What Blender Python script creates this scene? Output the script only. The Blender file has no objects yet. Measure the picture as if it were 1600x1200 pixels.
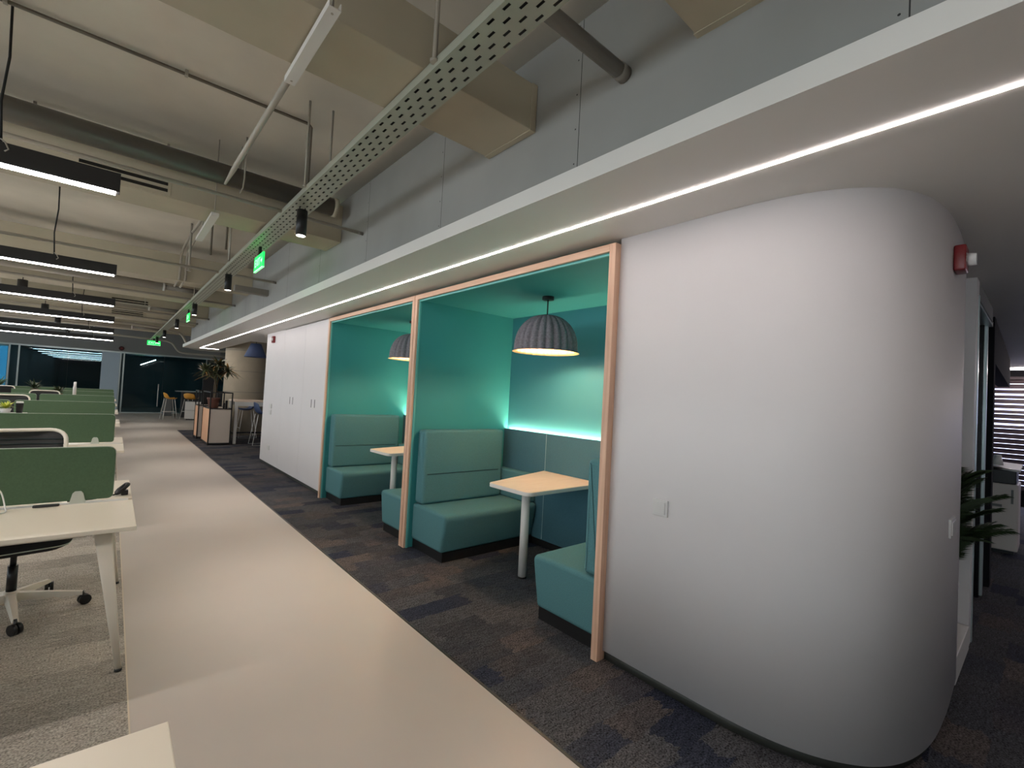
import bpy, bmesh, math, random
from mathutils import Vector, Matrix
random.seed(7)
S = bpy.context.scene
COL = S.collection
PI = math.pi

# ---------------------------------------------------------------- camera, world, exposure
def cam_rows(yaw, pit, rol):
    cy, sy = math.cos(yaw), math.sin(yaw); cp, sp = math.cos(pit), math.sin(pit); cr, sr = math.cos(rol), math.sin(rol)
    B = Matrix(((1, 0, 0), (0, 0, -1), (0, 1, 0)))
    Rz = Matrix(((cy, -sy, 0), (sy, cy, 0), (0, 0, 1)))
    P = Matrix(((1, 0, 0), (0, cp, sp), (0, -sp, cp)))
    R = Matrix(((cr, -sr, 0), (sr, cr, 0), (0, 0, 1)))
    return R @ P @ B @ Rz
M = cam_rows(0.710169642, 0.028224185, 0.0526516262)
cd = bpy.data.cameras.new('camera')
cam = bpy.data.objects.new('camera', cd); COL.objects.link(cam)
r, d, f = M[0], M[1], M[2]
cam.matrix_world = Matrix(((r[0], -d[0], -f[0], 0), (r[1], -d[1], -f[1], 0), (r[2], -d[2], -f[2], 1.5), (0, 0, 0, 1)))
cd.sensor_width = 36; cd.lens = 36 * 726.038 / 1600; cd.clip_start = 0.05; cd.clip_end = 200
S.camera = cam

W = bpy.data.worlds.new('daylight'); S.world = W; W.use_nodes = True
wn = W.node_tree.nodes['Background']; wn.inputs[0].default_value = (0.86, 0.93, 1.0, 1); wn.inputs[1].default_value = 2.2

S.view_settings.view_transform = 'Standard'; S.view_settings.look = 'None'
S.view_settings.gamma = 1; S.view_settings.use_curve_mapping = False
S.view_settings.exposure = 1.28
try:
    S.cycles.max_bounces = 8; S.cycles.diffuse_bounces = 5; S.cycles.glossy_bounces = 4; S.cycles.transmission_bounces = 6
    S.cycles.sample_clamp_indirect = 6
except Exception: pass

def lamp(name, kind, loc, power, color=(1, 1, 1), parent=None, **kw):
    l = bpy.data.lights.new(name, kind); l.energy = power; l.color = color
    for k, v in kw.items(): setattr(l, k, v)
    o = bpy.data.objects.new(name, l); COL.objects.link(o); o.location = loc
    if parent: o.parent = parent
    return o

# ---------------------------------------------------------------- materials
def s2l(c):
    c = c / 255.0
    return c / 12.92 if c <= 0.04045 else ((c + 0.055) / 1.055) ** 2.4
def rgb(r, g, b): return (s2l(r), s2l(g), s2l(b), 1)

def mat(name, col, rough=0.5, metal=0.0, emit=None, es=0, noise=0, nscale=8, bump=0, bscale=60, spec=0.5, trans=0, alpha=1, coat=0):
    m = bpy.data.materials.new(name); m.use_nodes = True
    nt = m.node_tree; b = nt.nodes['Principled BSDF']
    b.inputs['Base Color'].default_value = col; b.inputs['Roughness'].default_value = rough
    b.inputs['Metallic'].default_value = metal; b.inputs['Specular IOR Level'].default_value = spec
    b.inputs['Transmission Weight'].default_value = trans; b.inputs['Alpha'].default_value = alpha
    b.inputs['Coat Weight'].default_value = coat
    if emit: b.inputs['Emission Color'].default_value = emit; b.inputs['Emission Strength'].default_value = es
    tc = nt.nodes.new('ShaderNodeTexCoord')
    if noise:
        n = nt.nodes.new('ShaderNodeTexNoise'); n.inputs['Scale'].default_value = nscale; n.inputs['Detail'].default_value = 5
        nt.links.new(tc.outputs['Object'], n.inputs['Vector'])
        mr = nt.nodes.new('ShaderNodeMapRange'); mr.inputs[1].default_value = 0.3; mr.inputs[2].default_value = 0.7
        mr.inputs[3].default_value = 1 - noise; mr.inputs[4].default_value = 1 + noise
        nt.links.new(n.outputs['Fac'], mr.inputs[0])
        mx = nt.nodes.new('ShaderNodeVectorMath'); mx.operation = 'SCALE'; mx.inputs[0].default_value = col[:3]
        nt.links.new(mr.outputs[0], mx.inputs['Scale']); nt.links.new(mx.outputs[0], b.inputs['Base Color'])
    if bump:
        n2 = nt.nodes.new('ShaderNodeTexNoise'); n2.inputs['Scale'].default_value = bscale; n2.inputs['Detail'].default_value = 3
        nt.links.new(tc.outputs['Object'], n2.inputs['Vector'])
        bp = nt.nodes.new('ShaderNodeBump'); bp.inputs['Strength'].default_value = bump; bp.inputs['Distance'].default_value = 0.002
        nt.links.new(n2.outputs['Fac'], bp.inputs['Height']); nt.links.new(bp.outputs[0], b.inputs['Normal'])
    return m

def carpet_mat(name, stops, cw, ch, streak_along_x=True, rough=0.95, contrast=0.45, dist=0.05):
    m = bpy.data.materials.new(name); m.use_nodes = True
    nt = m.node_tree; N = nt.nodes; L = nt.links; b = N['Principled BSDF']; b.inputs['Roughness'].default_value = rough
    b.inputs['Specular IOR Level'].default_value = 0.15
    tc = N.new('ShaderNodeTexCoord')
    def noise(sx, sy, scale, detail=4):
        mp = N.new('ShaderNodeMapping'); mp.inputs['Scale'].default_value = (sx, sy, 1); L.new(tc.outputs['Object'], mp.inputs[0])
        n = N.new('ShaderNodeTexNoise'); n.inputs['Scale'].default_value = scale; n.inputs['Detail'].default_value = detail
        L.new(mp.outputs[0], n.inputs['Vector']); return n
    def math_(op, a, bb=None, v=None):
        n = N.new('ShaderNodeMath'); n.operation = op
        L.new(a, n.inputs[0])
        if bb is not None: L.new(bb, n.inputs[1])
        elif v is not None: n.inputs[1].default_value = v
        return n.outputs[0]
    dn = noise(2, 9, 3)
    sep = N.new('ShaderNodeSeparateXYZ'); L.new(tc.outputs['Object'], sep.inputs[0])
    dd = math_('MULTIPLY', math_('SUBTRACT', dn.outputs['Fac'], v=0.5), v=dist * 4)
    x = math_('ADD', sep.outputs['X'], dd); y = math_('ADD', sep.outputs['Y'], math_('MULTIPLY', dd, v=0.35))
    row = math_('FLOOR', math_('DIVIDE', y, v=ch))
    xo = math_('ADD', math_('DIVIDE', x, v=cw), math_('MULTIPLY', row, v=0.37))
    cell = math_('FLOOR', xo)
    cb = N.new('ShaderNodeCombineXYZ'); L.new(cell, cb.inputs[0]); L.new(row, cb.inputs[1])
    wn_ = N.new('ShaderNodeTexWhiteNoise'); wn_.noise_dimensions = '2D'; L.new(cb.outputs[0], wn_.inputs['Vector'])
    big = noise(1, 1.6, 1.3, 2)
    v = math_('ADD', math_('MULTIPLY', wn_.outputs['Value'], v=0.75), math_('MULTIPLY', big.outputs['Fac'], v=0.3))
    cr_ = N.new('ShaderNodeValToRGB'); L.new(v, cr_.inputs[0])
    e = cr_.color_ramp.elements
    while len(e) > 1: e.remove(e[-1])
    e[0].position = stops[0][0]; e[0].color = stops[0][1]
    for p, c in stops[1:]:
        q = e.new(p); q.color = c
    st = noise(7, 20, 2.6, 6)
    fine = noise(1, 1, 120, 3)
    k = math_('ADD', math_('MULTIPLY', st.outputs['Fac'], v=contrast * 1.6), math_('MULTIPLY', fine.outputs['Fac'], v=contrast * 4.4))
    k = math_('MAXIMUM', math_('ADD', k, v=1 - contrast * 3.0), v=0.15)
    mx = N.new('ShaderNodeVectorMath'); mx.operation = 'SCALE'
    L.new(cr_.outputs[0], mx.inputs[0]); L.new(k, mx.inputs['Scale']); L.new(mx.outputs[0], b.inputs['Base Color'])
    bp = N.new('ShaderNodeBump'); bp.inputs['Strength'].default_value = 0.5; bp.inputs['Distance'].default_value = 0.003
    L.new(fine.outputs['Fac'], bp.inputs['Height']); L.new(bp.outputs[0], b.inputs['Normal'])
    return m

def wood_mat(name, c1, c2, axis_scale=(30, 30, 1.5), rough=0.5):
    m = bpy.data.materials.new(name); m.use_nodes = True
    nt = m.node_tree; N = nt.nodes; L = nt.links; b = N['Principled BSDF']; b.inputs['Roughness'].default_value = rough
    tc = N.new('ShaderNodeTexCoord'); mp = N.new('ShaderNodeMapping'); mp.inputs['Scale'].default_value = axis_scale
    L.new(tc.outputs['Object'], mp.inputs[0]); n = N.new('ShaderNodeTexNoise'); n.inputs['Scale'].default_value = 1.5; n.inputs['Detail'].default_value = 6
    L.new(mp.outputs[0], n.inputs['Vector']); c = N.new('ShaderNodeValToRGB'); L.new(n.outputs['Fac'], c.inputs[0])
    c.color_ramp.elements[0].position = 0.3; c.color_ramp.elements[0].color = c1; c.color_ramp.elements[1].position = 0.7; c.color_ramp.elements[1].color = c2
    L.new(c.outputs[0], b.inputs['Base Color']); return m

def gypsum_mat(name, col, pitch, off, width=0.004):
    m = mat(name, col, 0.85, noise=0.10, nscale=1.1)
    nt = m.node_tree; N = nt.nodes; L = nt.links; b = N['Principled BSDF']
    src = b.inputs['Base Color'].links[0].from_socket
    tc = N.new('ShaderNodeTexCoord'); sp = N.new('ShaderNodeSeparateXYZ'); L.new(tc.outputs['Object'], sp.inputs[0])
    def mt(op, a, v=None, bb=None):
        n = N.new('ShaderNodeMath'); n.operation = op; L.new(a, n.inputs[0])
        if v is not None: n.inputs[1].default_value = v
        if bb is not None: L.new(bb, n.inputs[1])
        return n.outputs[0]
    u = mt('FRACT', mt('DIVIDE', mt('SUBTRACT', sp.outputs['Y'], off), pitch))
    joint = mt('LESS_THAN', u, width / pitch)
    # screw heads either side of each joint
    du = mt('ABSOLUTE', mt('SUBTRACT', mt('ABSOLUTE', mt('SUBTRACT', mt('MULTIPLY', u, pitch), 0.0)), 0.025))
    zf = mt('ABSOLUTE', mt('SUBTRACT', mt('FRACT', mt('DIVIDE', sp.outputs['Z'], 0.17)), 0.5))
    dz = mt('MULTIPLY', zf, 0.17)
    screw = mt('LESS_THAN', mt('ADD', mt('MULTIPLY', du, bb=du), bb=mt('MULTIPLY', dz, bb=dz)), 0.004 ** 2)
    fac = mt('MAXIMUM', joint, bb=screw)
    mx = N.new('ShaderNodeMix'); mx.data_type = 'RGBA'; L.new(fac, mx.inputs[0]); L.new(src, mx.inputs[6]); mx.inputs[7].default_value = (0.03, 0.03, 0.03, 1)
    L.new(mx.outputs[2], b.inputs['Base Color']); return m

X = {}
X['wall'] = mat('white_paint', rgb(212, 209, 210), 0.55, noise=0.015, nscale=2)
X['soffit'] = mat('soffit_paint', rgb(222, 220, 216), 0.6, noise=0.015, nscale=2)
X['slab'] = mat('painted_concrete', rgb(214, 207, 194), 0.9, noise=0.09, nscale=1.4, bump=0.3, bscale=30)
X['gyp'] = gypsum_mat('unpainted_gypsum', rgb(152, 152, 149), 1.22, 0.27)
X['duct'] = mat('duct_beige', rgb(178, 170, 150), 0.7, noise=0.06, nscale=3)
X['rduct'] = mat('duct_dark', rgb(112, 108, 102), 0.35, metal=0.35)
X['pipe'] = mat('pipe_beige', rgb(168, 162, 150), 0.5, metal=0.1)
X['pipeg'] = mat('pipe_grey', rgb(128, 124, 117), 0.5)
X['conduit'] = mat('conduit_dark', rgb(104, 95, 82), 0.5)
X['tray'] = mat('galvanised', rgb(168, 172, 158), 0.45, metal=0.25, noise=0.04, nscale=6)
X['black'] = mat('black_powder', rgb(24, 24, 25), 0.45)
X['blackp'] = mat('black_plastic', rgb(20, 20, 22), 0.35)
X['cable'] = mat('black_cable', rgb(16, 16, 17), 0.6)
X['vinyl'] = mat('beige_vinyl', rgb(187, 178, 169), 0.42, noise=0.04, nscale=0.8, spec=0.4)
X['trim'] = mat('dark_trim', rgb(60, 58, 54), 0.4, metal=0.3)
X['skirt'] = mat('dark_skirting', rgb(56, 58, 54), 0.5)
X['carpet'] = carpet_mat('carpet_planks', [(0.0, rgb(50, 52, 58)), (0.20, rgb(44, 48, 62)), (0.34, rgb(66, 67, 72)), (0.50, rgb(78, 77, 79)), (0.66, rgb(58, 59, 64)), (0.78, rgb(86, 79, 77)), (0.92, rgb(52, 55, 66))], 0.34, 0.17, contrast=1.0, dist=0.045)
X['carpet2'] = carpet_mat('carpet_grey', [(0.0, rgb(122, 117, 109)), (0.3, rgb(146, 140, 131)), (0.6, rgb(170, 162, 151)), (0.9, rgb(136, 131, 122))], 0.9, 0.25, contrast=0.6, dist=0.16)
X['oak'] = wood_mat('pale_oak', rgb(200, 160, 134), rgb(222, 184, 158), (40, 40, 1.6))
X['oakh'] = wood_mat('pale_oak_horizontal', rgb(200, 160, 134), rgb(222, 184, 158), (40, 1.6, 40))
X['ttop'] = wood_mat('oak_laminate', rgb(218, 196, 176), rgb(230, 211, 194), (3, 30, 30), 0.4)
X['tealw'] = mat('teal_paint', rgb(56, 144, 146), 0.6, noise=0.02, nscale=2)
X['teal_lit'] = mat('teal_lit_edge', rgb(96, 176, 172), 0.4)  # lighter copy of the teal paint, imitates an edge catching light
X['blueback'] = mat('blue_teal_paint', rgb(70, 142, 150), 0.6)
X['fabric'] = mat('teal_fabric', rgb(84, 128, 134), 0.9, noise=0.10, nscale=160, bump=0.6, bscale=420, spec=0.2)
X['fabricp'] = mat('panel_fabric', rgb(72, 110, 122), 0.9, noise=0.08, nscale=160, bump=0.5, bscale=420, spec=0.2)
X['seam'] = mat('dark_seam', rgb(28, 46, 46), 0.9)
X['seaml'] = mat('light_seam', rgb(140, 170, 172), 0.8)
X['felt'] = mat('grey_felt', rgb(124, 121, 128), 0.95, noise=0.22, nscale=70, bump=0.5, bscale=200, spec=0.1)
X['feltin'] = mat('cream_felt', rgb(226, 184, 132), 0.9)
X['white'] = mat('white_metal', rgb(214, 212, 208), 0.4)
X['whited'] = mat('desk_white', rgb(226, 216, 198), 0.35)
X['whitee'] = mat('desk_edge', rgb(205, 192, 170), 0.45)
X['legw'] = mat('leg_white', rgb(220, 212, 198), 0.4)
X['green'] = mat('green_fabric', rgb(84, 106, 82), 0.9, noise=0.07, nscale=120, bump=0.4, bscale=400, spec=0.15)
X['bracket'] = mat('bracket_grey', rgb(190, 196, 186), 0.35)
X['mesh'] = mat('black_mesh', rgb(40, 40, 40), 0.8)
X['seatb'] = mat('black_fabric', rgb(26, 27, 30), 0.9)
X['red'] = mat('red_plastic', rgb(122, 26, 30), 0.35)
X['lens'] = mat('strobe_lens', rgb(235, 235, 235), 0.15)
X['plate'] = mat('switch_plastic', rgb(198, 197, 196), 0.3)
X['conc'] = mat('column_concrete', rgb(182, 168, 146), 0.85, noise=0.10, nscale=2.2, bump=0.4, bscale=25)
X['navy'] = mat('navy_shade', rgb(58, 72, 108), 0.6)
X['orange'] = mat('orange_plastic', rgb(224, 160, 66), 0.4)
X['blue'] = mat('blue_plastic', rgb(58, 74, 110), 0.5)
X['terra'] = mat('brown_pot', rgb(96, 60, 50), 0.6)
X['leaf'] = mat('leaf_green', rgb(52, 64, 34), 0.5, noise=0.3, nscale=9)
X['leafd'] = mat('leaf_dark', rgb(72, 78, 52), 0.45, noise=0.35, nscale=9)
X['leafy'] = mat('leaf_yellow', rgb(150, 112, 60), 0.5, noise=0.25, nscale=9)
X['leafl'] = mat('leaf_light', rgb(178, 186, 60), 0.5)
X['palm'] = mat('palm_green', rgb(40, 58, 30), 0.45, noise=0.25, nscale=12)
X['soil'] = mat('soil', rgb(50, 38, 30), 0.95)
X['panelw'] = mat('panel_offwhite', rgb(196, 184, 172), 0.5)
X['printer'] = mat('printer_white', rgb(200, 190, 184), 0.4)
X['alu'] = mat('aluminium', rgb(176, 190, 192), 0.3, metal=0.5)
X['greywall'] = mat('grey_paint', rgb(110, 112, 112), 0.7)
X['bulk'] = mat('bulkhead_grey', rgb(128, 128, 128), 0.75)
X['roomd'] = mat('dark_room_paint', rgb(104, 128, 136), 0.8)
X['darkglass'] = mat('dark_opening', rgb(14, 15, 18), 0.2)
X['charcoal'] = mat('charcoal_panel', rgb(58, 60, 62), 0.6)
X['dark'] = mat('near_black_paint', rgb(30, 31, 34), 0.9, spec=0.1)
X['blind'] = mat('blind_slat', rgb(52, 36, 44), 0.5)
X['warm_light'] = mat('strip_emission', (1, 1, 1, 1), 0.5, emit=(1, 0.92, 0.88, 1), es=27.0)
X['soffit_light'] = mat('soffit_strip_emission', (1, 1, 1, 1), 0.5, emit=(1, 0.88, 0.84, 1), es=14.0)
X['spot_disc'] = mat('spot_emission', (1, 1, 1, 1), 0.5, emit=(1, 0.95, 0.88, 1), es=5.0)
X['bulb'] = mat('bulb_emission', (1, 1, 1, 1), 0.5, emit=(1, 0.82, 0.62, 1), es=26.0)
X['cove'] = mat('cove_emission', (1, 1, 1, 1), 0.5, emit=(1.0, 0.94, 0.62, 1), es=48.0)
X['exitg'] = mat('exit_green', (0.0, 0.5, 0.1, 1), 0.4, emit=(0.01, 0.62, 0.07, 1), es=1.0)
X['exitl'] = mat('exit_letters', (0.6, 1, 0.7, 1), 0.4, emit=(0.25, 1.0, 0.35, 1), es=1.0)
X['daywin'] = mat('daylight_slit', (0.2, 0.25, 0.4, 1), 0.5, emit=(0.62, 0.66, 1.0, 1), es=1.6)
def glass_mat(tc_=(0.62, 0.78, 0.82, 1)):
    m = bpy.data.materials.new('tinted_glass'); m.use_nodes = True; nt = m.node_tree; N = nt.nodes; L = nt.links
    N.remove(N['Principled BSDF']); out = N['Material Output']
    t = N.new('ShaderNodeBsdfTransparent'); t.inputs[0].default_value = tc_
    g = N.new('ShaderNodeBsdfGlossy'); g.inputs['Roughness'].default_value = 0.02; g.inputs[0].default_value = (1, 1, 1, 1)
    fr = N.new('ShaderNodeFresnel'); fr.inputs[0].default_value = 1.25
    mx = N.new('ShaderNodeMixShader'); L.new(fr.outputs[0], mx.inputs[0]); L.new(t.outputs[0], mx.inputs[1]); L.new(g.outputs[0], mx.inputs[2])
    L.new(mx.outputs[0], out.inputs[0]); return m
X['glass'] = glass_mat()
X['glassb'] = glass_mat((0.12, 0.25, 0.32, 1))
X['clear'] = glass_mat((0.92, 0.95, 0.95, 1))

# ---------------------------------------------------------------- mesh helpers
class MB:
    def __init__(s): s.v = []; s.f = []; s.smooth = []
    def add(s, vs, fs, smooth=False):
        b = len(s.v); s.v += [tuple(v) for v in vs]
        for q in fs: s.f.append([b + i for i in q]); s.smooth.append(smooth)
        return s
    def box(s, x0, x1, y0, y1, z0, z1):
        return s.add([(x, y, z) for z in (z0, z1) for y in (y0, y1) for x in (x0, x1)],
                     [(0, 2, 3, 1), (4, 5, 7, 6), (0, 1, 5, 4), (2, 6, 7, 3), (0, 4, 6, 2), (1, 3, 7, 5)])
    def prism(s, poly, z0, z1):
        n = len(poly)
        return s.add([(p[0], p[1], z0) for p in poly] + [(p[0], p[1], z1) for p in poly],
                     [tuple(range(n))[::-1], tuple(range(n, 2 * n))] + [(i, (i + 1) % n, n + (i + 1) % n, n + i) for i in range(n)])
    def cyl(s, p, q, r, r2=None, n=16, caps=True):
        p = Vector(p); q = Vector(q); a = (q - p).normalized(); u = a.orthogonal().normalized(); w = a.cross(u); r2 = r if r2 is None else r2
        vs = []
        for c, rr in ((p, r), (q, r2)):
            for i in range(n):
                t = 2 * PI * i / n; vs.append(c + u * math.cos(t) * rr + w * math.sin(t) * rr)
        s.add(vs, [(i, (i + 1) % n, n + (i + 1) % n, n + i) for i in range(n)], True)
        if caps: s.add(vs[:n], [tuple(range(n))[::-1]]); s.add(vs[n:], [tuple(range(n))])
        return s
    def tube(s, pts, r, n=8, caps=True):
        pts = [Vector(p) for p in pts]; rings = []; u = None
        rr = r if isinstance(r, (list, tuple)) else [r] * len(pts)
        for i, p in enumerate(pts):
            a = (pts[min(i + 1, len(pts) - 1)] - pts[max(i - 1, 0)]).normalized()
            if u is None: u = a.orthogonal().normalized()
            else: u = (u - a * u.dot(a)).normalized()
            w = a.cross(u); rings.append([p + (u * math.cos(2 * PI * k / n) + w * math.sin(2 * PI * k / n)) * rr[i] for k in range(n)])
        vs = [v for g in rings for v in g]; fs = []
        for i in range(len(pts) - 1):
            for k in range(n): fs.append((i * n + k, i * n + (k + 1) % n, (i + 1) * n + (k + 1) % n, (i + 1) * n + k))
        s.add(vs, fs, True)
        if caps: s.add(rings[0], [tuple(range(n))[::-1]]); s.add(rings[-1], [tuple(range(n))])
        return s
    def lathe(s, prof, c=(0, 0, 0), n=32, mod=None):
        vs = []; fs = []; m = len(prof)
        for i in range(n):
            t = 2 * PI * i / n
            for j, (rr, z) in enumerate(prof):
                k = mod(t, j) if mod else 1
                vs.append((c[0] + rr * k * math.cos(t), c[1] + rr * k * math.sin(t), c[2] + z))
        for i in range(n):
            for j in range(m - 1):
                a = i * m + j; b = ((i + 1) % n) * m + j; fs.append((a, b, b + 1, a + 1))
        return s.add(vs, fs, True)
    def loft(s, rings, caps=True, smooth=True):
        n = len(rings[0]); vs = [v for g in rings for v in g]; fs = []
        for i in range(len(rings) - 1):
            for k in range(n): fs.append((i * n + k, i * n + (k + 1) % n, (i + 1) * n + (k + 1) % n, (i + 1) * n + k))
        s.add(vs, fs, smooth)
        if caps: s.add(rings[0], [tuple(range(n))[::-1]]); s.add(rings[-1], [tuple(range(n))])
        return s
    def build(s, name, m, parent=None, bevel=0, loc=None, seg=2, recalc=True):
        me = bpy.data.meshes.new(name); me.from_pydata(s.v, [], s.f); 
        for p, sm in zip(me.polygons, s.smooth): p.use_smooth = sm
        bm = bmesh.new(); bm.from_mesh(me)
        if recalc:
            bmesh.ops.remove_doubles(bm, verts=bm.verts, dist=1e-6)
            bmesh.ops.recalc_face_normals(bm, faces=bm.faces)
        if bevel:
            es = [e for e in bm.edges if len(e.link_faces) == 2 and e.calc_face_angle(0) > 0.6]
            bmesh.ops.bevel(bm, geom=es, offset=bevel, segments=seg, profile=0.5, affect='EDGES', clamp_overlap=True)
            for fc in bm.faces: fc.smooth = seg > 2 or fc.smooth
        bm.to_mesh(me); bm.free()
        me.materials.append(m)
        o = bpy.data.objects.new(name, me); COL.objects.link(o)
        if parent: o.parent = parent
        if loc: o.location = loc
        return o

def tag(o, label=None, cat=None, group=None, kind=None):
    if label: o['label'] = label
    if cat: o['category'] = cat
    if group: o['group'] = group
    if kind: o['kind'] = kind
    return o
def thing(name, label, cat, loc=(0, 0, 0), rz=0, group=None):
    o = bpy.data.objects.new(name, None); COL.objects.link(o); o.location = loc; o.rotation_euler = (0, 0, rz); o.empty_display_size = 0.1
    return tag(o, label, cat, group)
def kids(o): return [c for c in bpy.data.objects if c.parent == o]
def dup(root, loc, label, rz=None, parent=None):
    c = root.copy(); COL.objects.link(c); c.parent = parent
    if parent is None:
        c.location = loc; c['label'] = label
        if rz is not None: c.rotation_euler = (0, 0, rz)
    for ch in kids(root): dup(ch, None, None, parent=c)
    return c
def struct(o): o['kind'] = 'structure'; return o
def box(x0, x1, y0, y1, z0, z1): return MB().box(x0, x1, y0, y1, z0, z1)
def rpoly(pts, r, n=5):
    out = []; k = len(pts)
    for i in range(k):
        p = Vector(pts[i][:2]); a = Vector(pts[i - 1][:2]) - p; b = Vector(pts[(i + 1) % k][:2]) - p
        ri = r[i] if isinstance(r, (list, tuple)) else r
        ang = a.angle(b); dd = min(ri / math.tan(ang / 2), a.length * .49, b.length * .49)
        p0 = p + a.normalized() * dd; p1 = p + b.normalized() * dd
        for j in range(n + 1):
            t = j / n; q = p0 * (1 - t) ** 2 + p * 2 * t * (1 - t) + p1 * t * t; out.append((q.x, q.y))
    return out
def rbox(x0, x1, y0, y1, z0, z1, r, axis='x', n=5):
    """box with generously rounded edges: rounded profile lofted along axis with rounded ends"""
    mb = MB(); rings = []
    if axis == 'x': prof = rpoly([(y0, z0), (y1, z0), (y1, z1), (y0, z1)], r, n); a0, a1 = x0, x1
    else: prof = rpoly([(x0, z0), (x1, z0), (x1, z1), (x0, z1)], r, n); a0, a1 = y0, y1
    return loftprof(prof, a0, a1, r, axis)
def loftprof(prof, a0, a1, r, axis='x'):
    n = len(prof); nr = []
    for i in range(n):
        p0 = Vector(prof[i - 1]); p1 = Vector(prof[(i + 1) % n]); t = (p1 - p0).normalized(); nr.append(Vector((t.y, -t.x)))
    rings = []
    st = [(0, 1), (.1, .56), (.3, .29), (.6, .08), (1, 0)]
    seq = [(a0 + u * r, v * r) for u, v in st] + [(a1 - u * r, v * r) for u, v in reversed(st)]
    for a, ins in seq:
        g = []
        for p, q in zip(prof, nr):
            y, z = p[0] - q.x * ins, p[1] - q.y * ins
            g.append((a, y, z) if axis == 'x' else (y, a, z))
        rings.append(g)
    return MB().loft(rings)
def text(name, s, size, m, parent, loc, rot, extrude=0.0006):
    c = bpy.data.curves.new(name, 'FONT'); c.body = s; c.size = size; c.align_x = 'CENTER'; c.align_y = 'CENTER'; c.extrude = extrude
    o = bpy.data.objects.new(name, c); COL.objects.link(o); o.parent = parent; o.location = loc; o.rotation_euler = rot
    c.materials.append(m)
    bpy.context.view_layer.update()
    me = bpy.data.meshes.new_from_object(o.evaluated_get(bpy.context.evaluated_depsgraph_get()))
    q = bpy.data.objects.new(name, me); COL.objects.link(q); q.parent = parent; q.location = loc; q.rotation_euler = rot
    if not me.materials: me.materials.append(m)
    bpy.data.objects.remove(o); bpy.data.curves.remove(c)
    return q

ZS = 2.478          # underside of the soffit
ZC = 3.50           # underside of the slab
XW = 2.255          # face of the booth wall
# ---------------------------------------------------------------- floor, ceiling, walls
struct(MB().prism([(0.143, -5), (1.55, -5), (1.55, 16.9), (8.5, 16.9), (8.5, 30), (0.143, 30)], -0.1, 0).build('floor', X['vinyl']))
struct(MB().prism([(1.55, -5), (13, -5), (13, 16.9), (1.55, 16.9)], -0.1, 0).build('floor', X['carpet']))
struct(box(-7, 0.143, -5, 30, -0.1, 0).build('floor', X['carpet2']))
struct(box(1.541, 1.555, -5, 16.9, 0.0, 0.003).build('trim_1', X['trim']))
struct(box(1.541, 8.5, 16.893, 16.905, 0.0, 0.003).build('trim_2', X['trim']))
struct(box(0.140, 0.146, -5, 25.0, 0.0, 0.0015).build('trim_3', X['whitee']))
struct(box(-7.2, 13.2, -5.2, 30.2, ZC, ZC + 0.2).build('ceiling', X['slab']))
# left wall: sill, head and piers around five windows
wl = MB().box(-7.2, -7, -5, 25, 0, 0.9).box(-7.2, -7, -5, 25, 2.7, ZC)
for y in (-5, 1, 7, 13, 19, 24.4): wl.box(-7.2, -7, y, y + 0.6, 0.9, 2.7)
wl = struct(wl.build('wall_left', X['wall']))
for i, y in enumerate((-4.4, 1.6, 7.6, 13.6, 19.6)):
    w = box(-7.13, -7.08, y, y + 0.05, 0.9, 2.7).box(-7.13, -7.08, y + 5.35, y + 5.4, 0.9, 2.7).box(-7.13, -7.08, y + 2.65, y + 2.75, 0.9, 2.7).box(-7.13, -7.08, y, y + 5.4, 0.9, 0.95).box(-7.13, -7.08, y, y + 5.4, 2.65, 2.7)
    w = struct(w.build('window_%d' % (i + 1), X['alu']))
    box(-7.11, -7.10, y + .05, y + 5.35, 0.95, 2.65).build('pane', X['clear'], w)
wbk = MB().box(-7.2, 13.2, -5.2, -5, 0, 0.7).box(-7.2, 13.2, -5.2, -5, 2.47, ZC)
wbk.box(-7.2, 13.2, -5.2, -5, 0.7, 2.47)
struct(wbk.build('wall_back', X['wall']))
for i, x in enumerate(()):
    xe = x + (3.6 if i < 4 else 3.2)
    w = struct(box(x, xe, -5.12, -5.08, 0.7, 0.75).box(x, xe, -5.12, -5.08, 2.42, 2.47).box(x, x + .05, -5.12, -5.08, .75, 2.42).box(xe - .05, xe, -5.12, -5.08, .75, 2.42).build('window_%d' % (i + 8), X['alu']))
    box(x + .05, xe - .05, -5.105, -5.095, .75, 2.42).build('pane', X['clear'], w)
# soffit with rounded outer nose
sof = rpoly([(1.545, -5), (13, -5), (13, 12.2), (2.40, 12.2), (2.40, 17.1), (1.545, 17.1)], [0.001, 0.001, 0.001, 0.001, 0.001, 0.12], 6)
struct(MB().prism(sof, ZS, ZS + 0.085).build('ceiling', X['soffit'], bevel=0.006))
# gypsum upstand above the soffit
struct(box(1.62, 1.72, -5, 15.9, ZS + 0.085, 3.335).build('wall_upper', X['gyp']))

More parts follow.
